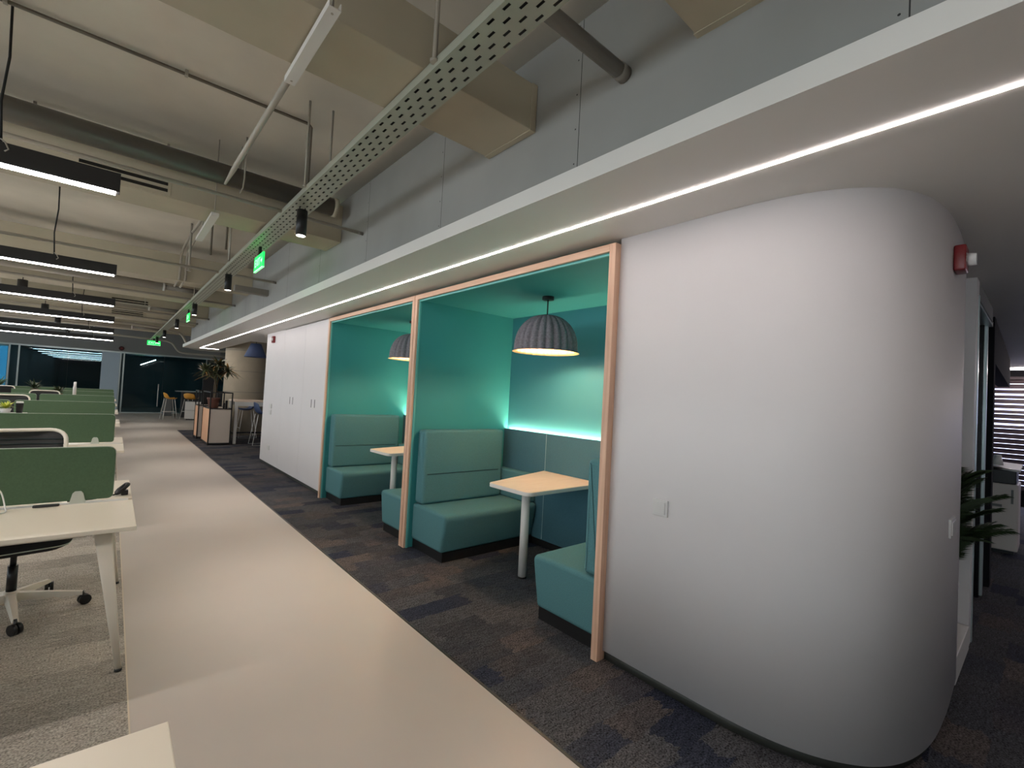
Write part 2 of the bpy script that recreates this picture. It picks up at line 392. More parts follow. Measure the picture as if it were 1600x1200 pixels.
# curved white wall: booth side -> corridor side
path = [(2.255, 1.69), (2.255, 1.35), (2.256, 1.05), (2.262, 0.92), (2.278, 0.80), (2.305, 0.70), (2.345, 0.61), (2.40, 0.53), (2.47, 0.46), (2.56, 0.405), (2.67, 0.365), (2.79, 0.34), (2.93, 0.325), (3.1, 0.32), (3.3, 0.32), (3.68, 0.33)]
def cat(pts, n=4):
    out = []; P = [Vector(p) for p in pts]
    for i in range(len(P) - 1):
        a = P[max(i - 1, 0)]; b = P[i]; c = P[i + 1]; dd = P[min(i + 2, len(P) - 1)]
        for k in range(n):
            t = k / n; out.append(0.5 * ((2 * b) + (c - a) * t + (2 * a - 5 * b + 4 * c - dd) * t * t + (3 * b - a - 3 * c + dd) * t ** 3))
    out.append(P[-1]); return out
def wall_strip(pts, thick, z0, z1, nz=1):
    P = [Vector(p) for p in pts]; n = len(P); nr = []
    for i in range(n):
        t = (P[min(i + 1, n - 1)] - P[max(i - 1, 0)]).normalized(); nr.append(Vector((-t.y, t.x)))
    inner = [p + q * thick for p, q in zip(P, nr)]
    mb = MB(); vs = []; 
    for z in (z0, z1): vs += [(p.x, p.y, z) for p in P] + [(p.x, p.y, z) for p in inner]
    fs = []
    for i in range(n - 1):
        fs.append((i, i + 1, 2 * n + i + 1, 2 * n + i)); fs.append((n + i, 3 * n + i, 3 * n + i + 1, n + i + 1))
        fs.append((i, n + i, n + i + 1, i + 1)); fs.append((2 * n + i, 2 * n + i + 1, 3 * n + i + 1, 3 * n + i))
    fs.append((0, 2 * n, 3 * n, n)); fs.append((n - 1, 2 * n - 1, 4 * n - 1, 3 * n - 1))
    return mb.add(vs, fs, True)
cp = cat(path)
o = struct(wall_strip(cp, 0.10, 0.055, ZS).build('wall_right', X['wall']))
for p in o.data.polygons:
    if abs(p.normal.z) > .9: p.use_smooth = False
struct(wall_strip([Vector((p.x, p.y)) + Vector((0, 0)) for p in cat([(2.275, 1.69), (2.275, 1.05), (2.285, 0.92), (2.33, 0.72), (2.42, 0.56), (2.58, 0.43), (2.80, 0.362), (3.1, 0.342), (3.68, 0.35)])], 0.06, 0.0, 0.055).build('baseboard_right', X['skirt']))
# closed-off core around the booths
struct(box(2.36, 3.60, 1.58, 1.68, 0.0, ZS).build('wall_core', X['greywall']))
# closet front, end face and skirting
struct(box(2.275, 2.40, 6.49, 10.05, 0.0, 0.05).build('baseboard_closet', X['skirt']))
closet = thing('built_in_closet', 'long white flush closet front between booths and lounge', 'closet', (0, 0, 0))
box(2.262, 2.60, 8.80, 10.05, 0.05, ZS).build('side_panel', X['wall'], closet, bevel=0.002)
for y0, y1 in ((6.49, 7.641), (7.646, 8.796)):
    o = box(2.262, 2.60, y0, y1, 0.05, ZS - 0.012).build('door', X['wall'], closet, bevel=0.002)
for y in (8.28, 8.12, 7.18, 7.03):
    dd = box(2.2605, 2.264, y - 0.012, y + 0.012, 1.19, 1.31).build('recessed_handle', X['charcoal'], closet)
# rooms behind the closet
struct(box(2.60, 6.5, 9.95, 10.05, 0, ZS).build('wall_lounge', X['wall']))

# corridor on the right: fins, door opening, post
struct(box(4.40, 4.56, 0.34, 1.2, 0.0, ZS).build('wall_fin', X['wall']))
struct(box(3.68, 4.40, 1.1, 1.2, 0.0, ZS).build('wall_niche', X['wall']))
struct(box(3.64, 3.70, 0.42, 1.2, 0.0, ZS).build('wall_niche_side', X['wall']))
struct(box(4.56, 5.72, 0.34, 0.44, 2.36, ZS).build('wall_over_door', X['greywall']))
dr = struct(box(4.52, 4.57, 0.335, 0.42, 0, 2.38).box(5.78, 5.84, 0.372, 0.46, 0, 2.38).box(4.52, 5.84, 0.345, 0.42, 2.34, 2.38).build('door_1', X['alu']))
box(4.57, 5.70, 0.46, 0.50, 0.0, 2.34).box(5.70, 5.78, 0.388, .50, 0, 2.34).build('door_leaf', X['darkglass'], dr)
box(4.62, 4.65, 0.405, 0.42, 2.22, 2.25).build('door_closer', X['alu'], dr)
struct(box(5.84, 6.14, 0.40, 0.50, 0, ZS).build('wall_right_far', X['charcoal']))
struct(box(6.14, 6.30, 0.350, 0.50, 0, ZS).build('trim_4', X['dark'], bevel=0.004))
struct(MB().prism([(6.30, .352), (10.5, .425), (10.5, .55), (6.30, .55)], 2.06, ZS).build('wall_header', X['dark']))
struct(box(6.30, 12.6, 2.6, 2.7, 0, ZS).build('wall_room_side', X['charcoal']))
XE2 = 12.6
struct(box(XE2, XE2 + .1, -5, 2.7, 0, 0.3).box(XE2, XE2 + .1, -5, 2.7, 2.36, ZC).build('wall_end', X['dark']))
wb = struct(box(XE2 + .03, XE2 + .07, -5, 2.6, 0.3, 0.35).box(XE2 + .03, XE2 + .07, -5, 2.6, 2.31, 2.36).box(XE2 + .03, XE2 + .07, -1.8, -1.75, .35, 2.31).box(XE2 + .03, XE2 + .07, 1.0, 1.05, .35, 2.31).build('window_6', X['alu']))
box(XE2 + .05, XE2 + .06, -4.9, 2.6, 0.35, 2.31).build('pane', X['daywin'], wb)
bl = MB()
for k in range(22):
    z = 0.30 + k * 0.092; h = 0.084 if (z < 1.35 or z > 2.1) else (0.060, 0.070, 0.078)[k % 3]
    bl.add([(XE2 - .05, -4.8, z), (XE2 - .05, 2.58, z), (XE2 - .02, 2.58, z + h), (XE2 - .02, -4.8, z + h)], [(0, 1, 2, 3)])
    bl.add([(XE2 - .049, -4.8, z), (XE2 - .049, 2.58, z), (XE2 - .019, 2.58, z + h), (XE2 - .019, -4.8, z + h)], [(3, 2, 1, 0)])
blt = thing('window_blind', 'dark horizontal slat blind with daylight showing between slats', 'blind')
bl.build('slats', X['blind'], blt, recalc=False)
box(XE2 - .06, XE2 - .01, -4.8, 2.58, 2.31, 2.36).build('head_rail', X['blind'], blt)
ls = thing('ceiling_light_strip', 'short warm light line on corridor ceiling before the slat blind', 'light')
box(11.98, 12.04, -3.0, 0.60, ZS - 0.03, ZS - 0.001).build('diffuser', X['soffit_light'], ls)

# far glass wall with bulkhead (y = 25.1)
YG = 25.1
struct(box(-7, 3.72, YG - 0.05, YG + 0.15, 2.53, ZC).build('wall_far', X['bulk']))
struct(box(3.72, 8.5, YG - 0.05, YG + 0.15, 2.53, ZC).build('wall_far_side', X['greywall']))
struct(box(8.5, 8.7, 10.05, 30, 0, ZC).build('wall_lounge_side', X['greywall']))
fr = MB().box(-7, 8.5, YG, YG + 0.06, 2.47, 2.53).box(-7, 8.5, YG, YG + 0.06, 0, 0.04)
for x in (-2.95, -2.70, 0.20, 0.31): fr.box(x, x + 0.045, YG, YG + 0.06, 0.04, 2.47)
for x in (3.2, 5.5): fr.box(x, x + 0.04, YG, YG + 0.06, 0.04, 2.47)
fr = struct(fr.build('window_7', X['alu']))
for a, b in ((-7, -2.95), (-2.905, -2.70), (-2.655, -1.35), (-1.34, -0.36), (3.24, 5.5), (5.54, 8.5)):
    box(a, b, YG + 0.02, YG + 0.032, 0.04, 2.47).build('pane', X['glass'], fr)
dg = struct(box(0.36, 1.66, YG + 0.02, YG + 0.032, 0.02, 2.47).build('door_2', X['glass']))
MB().cyl((1.53, YG - 0.05, 0.30), (1.53, YG - 0.05, 1.26), 0.018).cyl((1.53, YG - .05, .45), (1.53, YG + .02, .45), .012).cyl((1.53, YG - .05, 1.1), (1.53, YG + .02, 1.1), .012).build('door_handle', X['white'], dg)
box(1.68, 3.19, YG + 0.02, YG + 0.032, 0.04, 2.47).build('pane', X['glass'], fr)
struct(box(-0.36, 0.196, YG - 0.04, YG + 0.30, 0, 2.47).build('wall_pier', mat('pier_paint', rgb(172, 188, 202), 0.7)))
# rooms behind the glass
struct(box(0.34, 8.5, 30, 30.2, 0, ZC).build('wall_far_back', X['roomd']))
struct(box(-2.98, 0.34, 46, 46.2, 0, ZC).build('wall_far_back', X['roomd']))
wz = struct(box(-7, -2.98, 25.9, 25.96, .1, .16).box(-7, -2.98, 25.9, 25.96, 2.43, 2.5).box(-4.6, -4.55, 25.9, 25.96, .16, 2.43).build('window_18', X['alu']))
box(-7, -2.98, 25.92, 25.94, .16, 2.43).build('pane', X['glassb'], wz)
struct(box(-2.98, -2.90, YG + .15, 46, 0, 2.6).build('wall_partition', X['roomd']))
struct(box(0.24, 0.34, YG + 0.3, 30, 0, 2.53).build('wall_partition', X['roomd']))
struct(box(0.24, 0.34, 30, 46, 0, ZC).build('wall_partition', X['roomd']))
struct(box(-3.42, 0.24, 30, 46, 2.53, 2.60).build('ceiling', X['roomd']))
struct(box(-3.42, .24, 30, 46, -.1, 0).build('floor', X['carpet2']))
struct(box(-2.98, 8.5, YG + 0.15, 30, 2.53, 2.60).build('ceiling', X['roomd']))
struct(box(-7.2, -7, 25, 25.96, 0, ZC).build('wall_left_far', X['wall']))
for k in range(6):
    y = 26.2 + k * 3.0  # glowing battens imitate the pendants reflected in the far glass
    t = thing('batten_light', 'slim glowing batten standing in for a pendant reflection in the far glass, %s from the glass' % ['nearest', 'second', 'third', 'fourth', 'fifth', 'farthest'][k], 'light', group='battens standing in for reflections in the far glass')
    box(-2.6 - .1 * k, 0.0, y, y + 0.07, 2.512, 2.53).build('diffuser', mat('batten%d' % k, (1, 1, 1, 1), emit=(0.8, 0.95, 1, 1), es=1.1), t)
t = thing('tube_light', 'bright angled tube light in dark room behind glass door', 'light')
MB().cyl((0.95, 27.0, 2.08), (1.50, 27.4, 2.36), 0.015).build('tube', mat('tube_e', (1, 1, 1, 1), emit=(1, 1, 1, 1), es=9.0), t)
MB().cyl((0.95, 27, 2.1), (0.95, 27, 2.53), 0.004).build('wire', X['black'], t)
MB().cyl((1.5, 27.4, 2.37), (1.5, 27.4, 2.53), 0.004).build('wire', X['black'], t)

# ---------------------------------------------------------------- booths
def frame_booth(dy, which):
    y0, y1 = 1.69 + dy, 4.083 + dy; w = 0.046; xf = 2.205; xb = 2.275; zt = 2.446
    t = thing('booth_portal', 'pale oak portal frame around the %s' % which, 'portal', group='oak frames of the two booths')
    box(xf, xb, y0, y0 + w, 0.0, zt).build('post', X['oak'], t, bevel=0.002)
    box(xf, xb, y1 - w, y1, 0.0, zt).build('post', X['oak'], t, bevel=0.002)
    box(xf, xb, y0 + w, y1 - w, zt - w, zt).build('header', X['oakh'], t, bevel=0.002)
    for q in (box(xf + .02, 2.33, y1 - w - 0.003, y1 - w, 0, zt - w), box(xf + .02, 2.33, y0 + w, y0 + w + 0.003, 0, zt - w), box(xf + .02, 2.33, y0 + w + .003, y1 - w - .003, zt - w - 0.003, zt - w)):
        q.build('lining', X['tealw'], t)
    for q in (box(xf + .022, xf + .040, y1 - w - 0.013, y1 - w - .003, 0, zt - w - .003), box(xf + .022, xf + .040, y0 + w + .003, y0 + w + 0.013, 0, zt - w - .003), box(xf + .022, xf + .040, y0 + w + .013, y1 - w - .013, zt - w - 0.016, zt - w - .003)):
        q.build('edge_bead', X['teal_lit'], t, bevel=0.001)
    # teal shell
    n = 1 if dy == 0 else 2
    struct(box(2.33, 3.60, y1 - w, y1 - w + 0.045, 0, 2.46).build('wall_booth_%d_left' % n, X['tealw']))
    struct(box(2.33, 3.60, y0 + w - 0.045, y0 + w, 0, 2.46).build('wall_booth_%d_right' % n, X['tealw']))
    struct(box(3.44, 3.52, y0 + w, y1 - w, 0, 2.46).build('wall_booth_%d_back' % n, X['blueback']))
    struct(box(2.275, 3.52, y0 + w, y1 - w, 2.398, 2.46).build('ceiling', X['tealw']))
    # upholstered panel on the back wall with the cove light on top
    p = thing('wall_panel', 'slate blue upholstered back panel in the %s' % which, 'panel', group='upholstered back panels')
    ym = 3.36 + dy
    a = box(3.39, 3.414, ym + .001, y1 - w - .002, 0.07, 1.145).build('padding', X['fabricp'], p, bevel=0.004)
    box(3.39, 3.414, y0 + w + .002, ym - .001, 0.07, 1.145).build('padding', X['fabricp'], p, bevel=0.004)
    box(3.3885, 3.392, ym - .003, ym + .003, 0.08, 1.14).build('seam', X['seaml'], p)
    box(3.40, 3.438, y0 + w, y1 - w, 0.0, 0.07).build('skirting', X['black'], p)
    c = thing('cove_light', 'glowing strip light hidden behind panel top in the %s' % which, 'light', group='cove lights in the booths')
    box(3.4155, 3.438, y0 + w + .03, y1 - w - .03, 1.118, 1.126).build('diffuser', X['cove'], c)
for dy, wh in ((0, 'nearer booth'), (2.402, 'farther booth')): frame_booth(dy, wh)
struct(box(2.30, 3.6, 4.088, 4.085 + 0.007, 0, 2.46).build('wall_between_booths', X['black']))
struct(box(2.62, 3.60, 6.49, 6.50, 0.0, ZS).build('wall_booth_end', X['greywall']))

def flipy(mb): mb.v = [(x, -y, z) for x, y, z in mb.v]; return mb
def bench(y, side, label):
    t = thing('booth_bench', label, 'bench', (0, y, 0), 0, 'teal booth benches')
    g = (lambda m: m) if side == 'L' else flipy
    y1 = 0.0; ys = y1 - 0.60
    prof = rpoly([(ys + 0.065, 0.085), (y1, 0.085), (y1, 0.43), (ys, 0.43)], [0.032, 0.032, 0.032, 0.055], 6)
    g(loftprof(prof, 2.275, 3.385, 0.03)).build('seat', X['fabric'], t)
    g(rbox(2.285, 3.26, y1 - 0.155, y1 - 0.01, 0.432, 1.142, 0.035)).build('backrest', X['fabric'], t)
    g(box(2.33, 3.20, y1 - 0.158, y1 - 0.150, 0.716, 0.722)).build('seam', X['seam'], t)
    g(rbox(3.27, 3.385, ys + 0.04, y1 - 0.02, 0.432, 0.72, 0.02, 'y')).build('end_cushion', X['fabric'], t)
    g(box(2.30, 3.385, ys + 0.07, y1, 0.0, 0.085)).build('plinth', X['black'], t)
    return t
w_ = 0.046 + 0.004
bench(4.083 - w_, 'L', 'teal bench at left of nearer booth, seat fully in view')
bench(1.69 + w_, 'R', 'teal bench of nearer booth beside the right oak post, cut by the post')
bench(4.083 + 2.402 - w_, 'L', 'teal bench of farther booth standing next to white closet doors')
bench(1.69 + 2.402 + w_, 'R', 'teal bench mostly hidden behind the paired oak posts between booths')

def booth_table():
    t = thing('booth_table', 'oak topped table with white edge on single leg in nearer booth', 'table', (2.69, 2.87, 0), 0, 'booth tables')
    P = rpoly([(2.46 - 2.69, 3.10 - 2.87), (3.386 - 2.69, 3.37 - 2.87), (3.386 - 2.69, 2.615 - 2.87), (2.475 - 2.69, 2.615 - 2.87)], [0.05, 0.01, 0.01, 0.06], 6)
    n = len(P)
    MB().prism(P, 0.737, 0.768).build('edge_band', X['white'], t, bevel=0.003)
    Q = [(x * 0.992, y * 0.985) for x, y in P]
    MB().prism(Q, 0.7675, 0.7695).build('table_top', X['ttop'], t)
    MB().cyl((0, 0, 0.012), (0, 0, 0.737), 0.036, n=24).build('leg', X['white'], t)
    MB().cyl((0, 0, 0), (0, 0, 0.012), 0.038, n=24).build('foot', X['black'], t)
    return t
bt = booth_table()
dup(bt, (2.69, 2.87 + 2.402, 0), 'oak topped table half hidden behind posts in farther booth')

def dome_pendant():
    t = thing('pendant_lamp', 'grey felt ribbed dome pendant lit inside, hanging in nearer booth', 'lamp', (2.865, 2.905, 2.398), 0, 'ribbed dome pendants')
    R = 0.283; H = 0.325; zr = -0.492
    prof = [(0.0 + .002, zr + H), (0.05, zr + H - .004)]
    for k in range(1, 15):
        a = k / 14 * PI / 2; prof.append((0.04 + (R - 0.05) * math.sin(a), zr + 0.02 + (H - 0.02) * math.cos(a) ** 0.9 if k < 14 else zr + 0.02))
    prof += [(R - .004, zr + 0.008), (R + 0.012, zr)]
    nr = 24
    def mod(tt, j):
        if j < 2 or j >= len(prof) - 1: return 1
        return 1 + 0.085 * (abs(math.sin(nr * tt / 2)) - 0.7) * min(1, j / 5)
    sh = MB().lathe(prof, n=nr * 8, mod=mod).build('shade', X['felt'], t)
    inner = [(rr * 0.965, z - (0.008 if j < len(prof) - 2 else 0.0)) for j, (rr, z) in enumerate(prof)]
    inner[-1] = (R + .010, zr - .001)
    MB().lathe(inner, n=nr * 8, mod=mod).build('shade_lining', X['feltin'], t)
    MB().cyl((0, 0, -0.028), (0, 0, 0), 0.052, n=24).build('canopy', X['black'], t)
    MB().cyl((0, 0, zr + H - 0.002), (0, 0, -0.028), 0.006, n=10).build('rod', X['black'], t)
    MB().cyl((0, 0, zr + H - 0.09), (0, 0, zr + H), 0.02, n=12).build('lamp_holder', X['black'], t)
    b = MB().lathe([(0.001, -0.05), (0.03, -0.04), (0.045, 0), (0.035, 0.035), (0.015, 0.06), (0.001, 0.06)], (0, 0, zr + H - 0.14), 20).build('bulb', X['bulb'], t)
    l = lamp('bulb_light', 'POINT', (0, 0, zr + 0.11), 10, (1, 0.80, 0.58), t, shadow_soft_size=0.05)
    return t
pn = dome_pendant()
dup(pn, (2.865, 2.905 + 2.402, 2.398), 'grey felt ribbed dome pendant cut by oak post in farther booth')
sp = thing('sprinkler_head', 'small black sprinkler at booth ceiling beside right oak post', 'sprinkler', (2.62, 2.02, 2.398))
MB().cyl((0, 0, -0.012), (0, 0, 0), 0.03, n=16).build('escutcheon', X['black'], sp)
MB().cyl((0, 0, -0.035), (0, 0, -0.01), 0.008, n=8).cyl((0, 0, -0.038), (0, 0, -0.035), 0.016, n=12).build('nozzle', X['black'], sp)

# ---------------------------------------------------------------- soffit LED line
led = thing('soffit_light_line', 'continuous thin light line recessed along the white soffit', 'light')
MB().box(1.922, 1.934, -1.55, 16.55, ZS - 0.004, ZS + 0.002).box(1.934, 2.40, 16.535, 16.55, ZS - 0.004, ZS + 0.002).box(1.934, 11.9, -1.55, -1.538, ZS - 0.004, ZS + 0.002).build('diffuser', X['soffit_light'], led)  # unseen corridor leg behind the camera, added to light the curved wall

# ---------------------------------------------------------------- small wall fittings
def plate_switch(name, label, cat, loc, rz, w=0.086, h=0.086, rockers=1):
    t = thing(name, label, cat, loc, rz)      # local: face looks toward -Y, wall surface at y=0
    box(-w / 2, w / 2, -0.010, 0.002, -h / 2, h / 2).build('plate', X['plate'], t, bevel=0.002)
    for k in range(rockers):
        a = -w / 2 + 0.012 + k * (w - 0.024) / rockers
        box(a + .001, a + (w - 0.024) / rockers - .001, -0.0145, -0.010, -h / 2 + 0.013, h / 2 - 0.013).build('rocker', X['plate'], t, bevel=0.001)
    return t
plate_switch('light_switch', 'square white light switch on wall right of nearer booth', 'switch', (2.254, 1.352, 0.953), -PI / 2)
plate_switch('light_switch', 'white double switch plate on the far edge of curved wall', 'switch', (3.20, 0.3195, 0.97), 0, 0.15, 0.09, 2)
plate_switch('light_switch', 'pale switch plate on closet end panel, upper of two', 'switch', (2.2615, 9.46, 1.10), -PI / 2, 0.15, 0.09, 2)
plate_switch('light_switch', 'pale switch plate on closet end panel, lower of two', 'switch', (2.2615, 9.46, 0.985), -PI / 2, 0.15, 0.09, 2)
plate_switch('power_socket', 'pale power socket near floor on closet end panel', 'socket', (2.2615, 9.44, 0.33), -PI / 2, 0.15, 0.09, 2)
def strobe(label, loc, rz):
    t = thing('fire_alarm_strobe', label, 'alarm', loc, rz)
    box(-0.055, 0.055, -0.045, 0.0, -0.062, 0.062).build('housing', X['red'], t, bevel=0.008, seg=3)
    MB().cyl((0.025, -0.075, 0.0), (0.025, -0.045, 0.0), 0.028, 0.034, n=20).build('strobe_lens', X['lens'], t)
    text('lettering', 'FIRE', 0.024, X['plate'], t, (-0.034, -0.0456, 0.0), (PI / 2, -PI / 2, 0))
    return t
strobe('red fire alarm strobe with white lens on curved white wall', (3.10, 0.3195, 2.285), 0)
strobe('small red fire alarm strobe high on closet end panel', (2.2615, 9.5, 2.34), -PI / 2)

# ---------------------------------------------------------------- ceiling services
def duct(label, y0, y1, z0, z1, x0=-6.5, x1=1.60, name='air_duct'):
    t = thing(name, label, 'duct', (0, 0, 0), 0, None)
    box(x0, x1, y0, y1, z0, z1).build('casing', X['duct'], t, bevel=0.004)
    fl = MB()
    fl.box(x1 - .02, x1 + 0.015, y0 - .003, y1 + .003, z0 - .003, z1 + .003)
    fl.build('end_flange', X['duct'], t)
    return t
duct('nearest beige boxed duct at top right, partly cut by the frame edge', 0.30, 0.90, 2.91, 3.2, 1.0, 1.61)
duct('large beige boxed duct crossing above the perforated tray, nearest full one', 1.80, 2.19, 2.905, 3.15)
d2 = duct('beige boxed duct behind the nearest black spotlight, with long slot grille', 4.56, 4.97, 2.925, 3.28)
d3 = duct('deep beige boxed duct crossing behind the second spotlight', 8.38, 8.76, 2.95, 3.33)
d4 = duct('beige boxed duct with triple slot grille right of second linear pendant', 10.04, 10.70, 2.94, 3.25)
d5 = duct('beige boxed duct farther back between fourth pendant light and wall', 12.87, 13.25, 2.95, 3.25)
d6 = duct('small far beige boxed duct near end of grey upper wall', 15.0, 15.4, 2.95, 3.3)
duct('farthest beige boxed duct in front of grey bulkhead', 18.2, 18.6, 2.95, 3.3, -6.5, 2.6)
def grille(parent, x0, x1, y, z0, z1, n):
    g = MB().box(x0 - .02, x1 + .02, y - 0.008, y, z0 - .02, z1 + .02).build('grille', X['duct'], parent, bevel=0.002)
    s = MB(); h = (z1 - z0) / (2 * n - 1)
    for k in range(n): s.box(x0, x1, y - 0.0095, y - 0.006, z0 + 2 * k * h, z0 + (2 * k + 1) * h)
    s.build('slot', X['darkglass'], g)
grille(d2, -0.27, 0.245, 4.56, 2.965, 3.04, 2)
grille(d4, -0.12, 0.46, 10.04, 3.03, 3.15, 3)
grille(d5, -0.1, 0.50, 12.87, 3.03, 3.15, 3)
grille(d6, -0.1, 0.50, 15.0, 3.03, 3.15, 3)

def pipe(name, label, cat, pts, r, m, group=None, couplings=None):
    t = thing(name, label, cat, (0, 0, 0), 0, group)
    MB().tube(pts, r, 12).build('run', m, t)
    return t
rd = thing('round_duct', 'dark round ventilation duct crossing below the slab', 'duct')
MB().cyl((-6.5, 4.4, 3.18), (1.5, 4.4, 3.18), 0.08, n=32).build('casing', X['rduct'], rd)
MB().cyl((1.46, 4.4, 3.18), (1.50, 4.4, 3.18), 0.086, n=32).build('end_collar', X['duct'], rd)
b_ = MB()
for x in (-2.5, 0.72): MB().tube([(x, 4.30, 3.5), (x, 4.30, 3.16), (x, 4.34, 3.09), (x, 4.46, 3.09), (x, 4.50, 3.16), (x, 4.50, 3.5)], .006, 6).build('hanger', X['pipe'], rd)
for lab, y, z, r, x1 in (('thick grey capped pipe end at top, above soffit', 1.235, 2.93, 0.032, 1.62),
                   ('beige pipe ending at grey wall beside nearest spotlight', 4.03, 2.885, 0.014, 1.62),
                   ('thin grey pipe ending behind nearest green exit sign', 6.93, 2.89, 0.016, 1.62),
                   ('thin pipe ending at grey wall just before the slotted duct', 9.69, 2.89, 0.018, 1.62),
                   ('thin far pipe before the fifth spotlight', 12.70, 2.92, 0.018, 1.62),
                   ('farthest thin pipe reaching grey upper wall', 14.6, 2.98, 0.018, 1.62)):
    t = pipe('ceiling_pipe', lab, 'pipe', [(-6.5 if y > 2 else 0.6, y, z), (x1, y, z)], r, X['pipeg'] if y < 2 else X['pipe'])
    MB().cyl((x1 - .05, y, z), (x1 - .002, y, z), r * 1.12, n=14).build('end_cap', X['pipeg'], t)
t = thing('cable_trunking', 'dark grey flat trunking poking past third duct to grey wall', 'trunking')
box(1.2, 1.62, 7.30, 7.42, 2.76, 2.84).build('casing', X['pipeg'], t)
# small conduits under the slab running across
def conduit(label, pts, r=0.011):
    t = thing('conduit', label, 'conduit'); MB().tube(pts, r, 8).build('run', X['conduit'], t)
    for i in range(0, 9):
        x = pts[0][0] + 0.8 * i + .35
        if -1.5 < x < pts[1][0] - .05: box(x - .009, x + .009, pts[0][1] - .016, pts[0][1] + .016, pts[0][2] - r - .002, ZC).build('clip', X['pipe'], t)
conduit('dark conduit crossing slab above nearest pendant, turning down to the tray', [(-6.5, 3.68, 3.475), (1.01, 3.68, 3.475), (1.03, 3.68, 3.455), (1.03, 3.68, 2.91)])
conduit('dark conduit crossing slab just before the round duct', [(-6.5, 4.95, 3.475), (0.80, 4.95, 3.475), (0.82, 4.95, 3.455), (0.82, 4.95, 3.30)])
conduit('dark conduit crossing slab behind second duct, near one of a pair', [(-6.5, 6.05, 3.475), (0.86, 6.05, 3.475), (0.88, 6.05, 3.45), (0.88, 6.05, 2.98)])
conduit('dark conduit crossing slab behind second duct, far one of a pair', [(-6.5, 6.55, 3.475), (0.78, 6.55, 3.475), (0.80, 6.55, 3.45), (0.80, 6.55, 3.0)])
# conduit running with the aisle, with a wide strut channel at its near end
t = thing('strut_channel', 'white strut channel fixed under slab above nearest pendant', 'channel')
c = MB().box(0.508, 0.552, 1.70, 2.27, 2.862, 2.866).box(0.508, 0.512, 1.70, 2.27, 2.866, 2.89).box(0.548, 0.552, 1.70, 2.27, 2.866, 2.89)
c.build('channel', X['white'], t)
for y in (1.73, 2.24): MB().cyl((0.53, y, 2.86), (0.53, y, 3.5 if y > 2.2 else 3.5), 0.005, n=8).build('threaded_rod', X['pipe'], t)
pipe('ceiling_pipe', 'pale pipe running lengthwise from the strut channel to the round duct', 'pipe', [(0.527, 2.15, 2.885), (0.52, 3.5, 2.885), (0.52, 3.79, 2.885)], [0.015, 0.015, 0.008], X['pipe'])
pipe('ceiling_pipe', 'pale lengthwise pipe crossing the conduit pair behind second duct', 'pipe', [(0.70, 5.3, 3.43), (0.70, 6.9, 3.43), (0.66, 7.3, 3.38), (0.66, 8.1, 3.36), (0.66, 8.30, 3.30), (0.66, 8.33, 2.98), (0.64, 8.75, 2.92)], 0.016, X['pipe'])
pipe('ceiling_pipe', 'second pale pipe beside it, bending down the third duct', 'pipe', [(0.76, 6.5, 3.43), (0.76, 7.1, 3.41), (0.73, 7.5, 3.38), (0.73, 8.1, 3.36), (0.73, 8.30, 3.30), (0.73, 8.33, 2.98), (0.71, 8.75, 2.92)], 0.016, X['pipe'])
t = thing('strut_channel', 'short white strut channel below second duct', 'channel')
box(0.535, 0.59, 4.50, 5.45, 2.86, 2.885).build('channel', X['white'], t)
for y in (4.52, 5.2): MB().cyl((0.56, y, 2.88), (0.56, y, 3.5), 0.004, n=6).build('threaded_rod', X['pipe'], t)
# insulated far pipes with an end collar
for lab, y, z, r, x1 in (('thick pale lagged pipe behind third duct', 9.3, 2.97, 0.055, 0.55), ('pale lagged pipe before fourth duct pair', 12.2, 2.95, 0.05, 0.5), ('pale lagged pipe near far bulkhead', 17.2, 2.93, 0.05, 0.35)):
    t = thing('lagged_pipe', lab, 'pipe')
    MB().cyl((-6.5, y, z), (x1, y, z), r, n=20).build('lagging', X['pipe'], t)
    MB().cyl((x1, y, z), (1.0, y, z), r * 0.72, n=16).build('bare_pipe', X['pipeg'], t)
    MB().cyl((x1 - .02, y, z), (x1 + .01, y, z), r * 1.15, n=20).build('end_collar', X['white'], t)
def bent(label, pts, r):
    t = thing('ceiling_pipe', label, 'pipe'); MB().tube(cat([Vector(p) for p in pts], 3), r, 12).build('run', X['pipe'], t)
bent('thick pale pipe elbowing down beside the soffit tip', [(-3, 17.8, 3.05), (0.38, 17.8, 3.08), (1.40, 17.8, 2.97), (1.52, 17.8, 2.94), (1.62, 17.8, 2.84), (1.74, 17.8, 2.60), (1.86, 17.8, 2.52), (2.2, 17.8, 2.50), (3.2, 17.8, 2.50)], 0.035)
bent('pale pipe swan-necking down in front of the far bulkhead', [(-2, 21.8, 3.02), (1.1, 21.8, 2.94), (1.55, 21.8, 2.90), (1.70, 21.8, 2.80), (1.82, 21.8, 2.62), (2.0, 21.8, 2.53), (2.5, 21.8, 2.52), (3.4, 21.8, 2.52)], 0.035)
dr_ = thing('strut_channel', 'thin dropper rods with cross bar between third and fourth linear pendants', 'channel')
MB().cyl((-1.5, 11.5, 2.9), (-1.5, 11.5, 3.5), .006, n=6).cyl((0.4, 11.5, 2.9), (0.4, 11.5, 3.5), .006, n=6).box(-1.6, .5, 11.48, 11.52, 2.88, 2.9).build('cross_bar', X['pipe'], dr_)
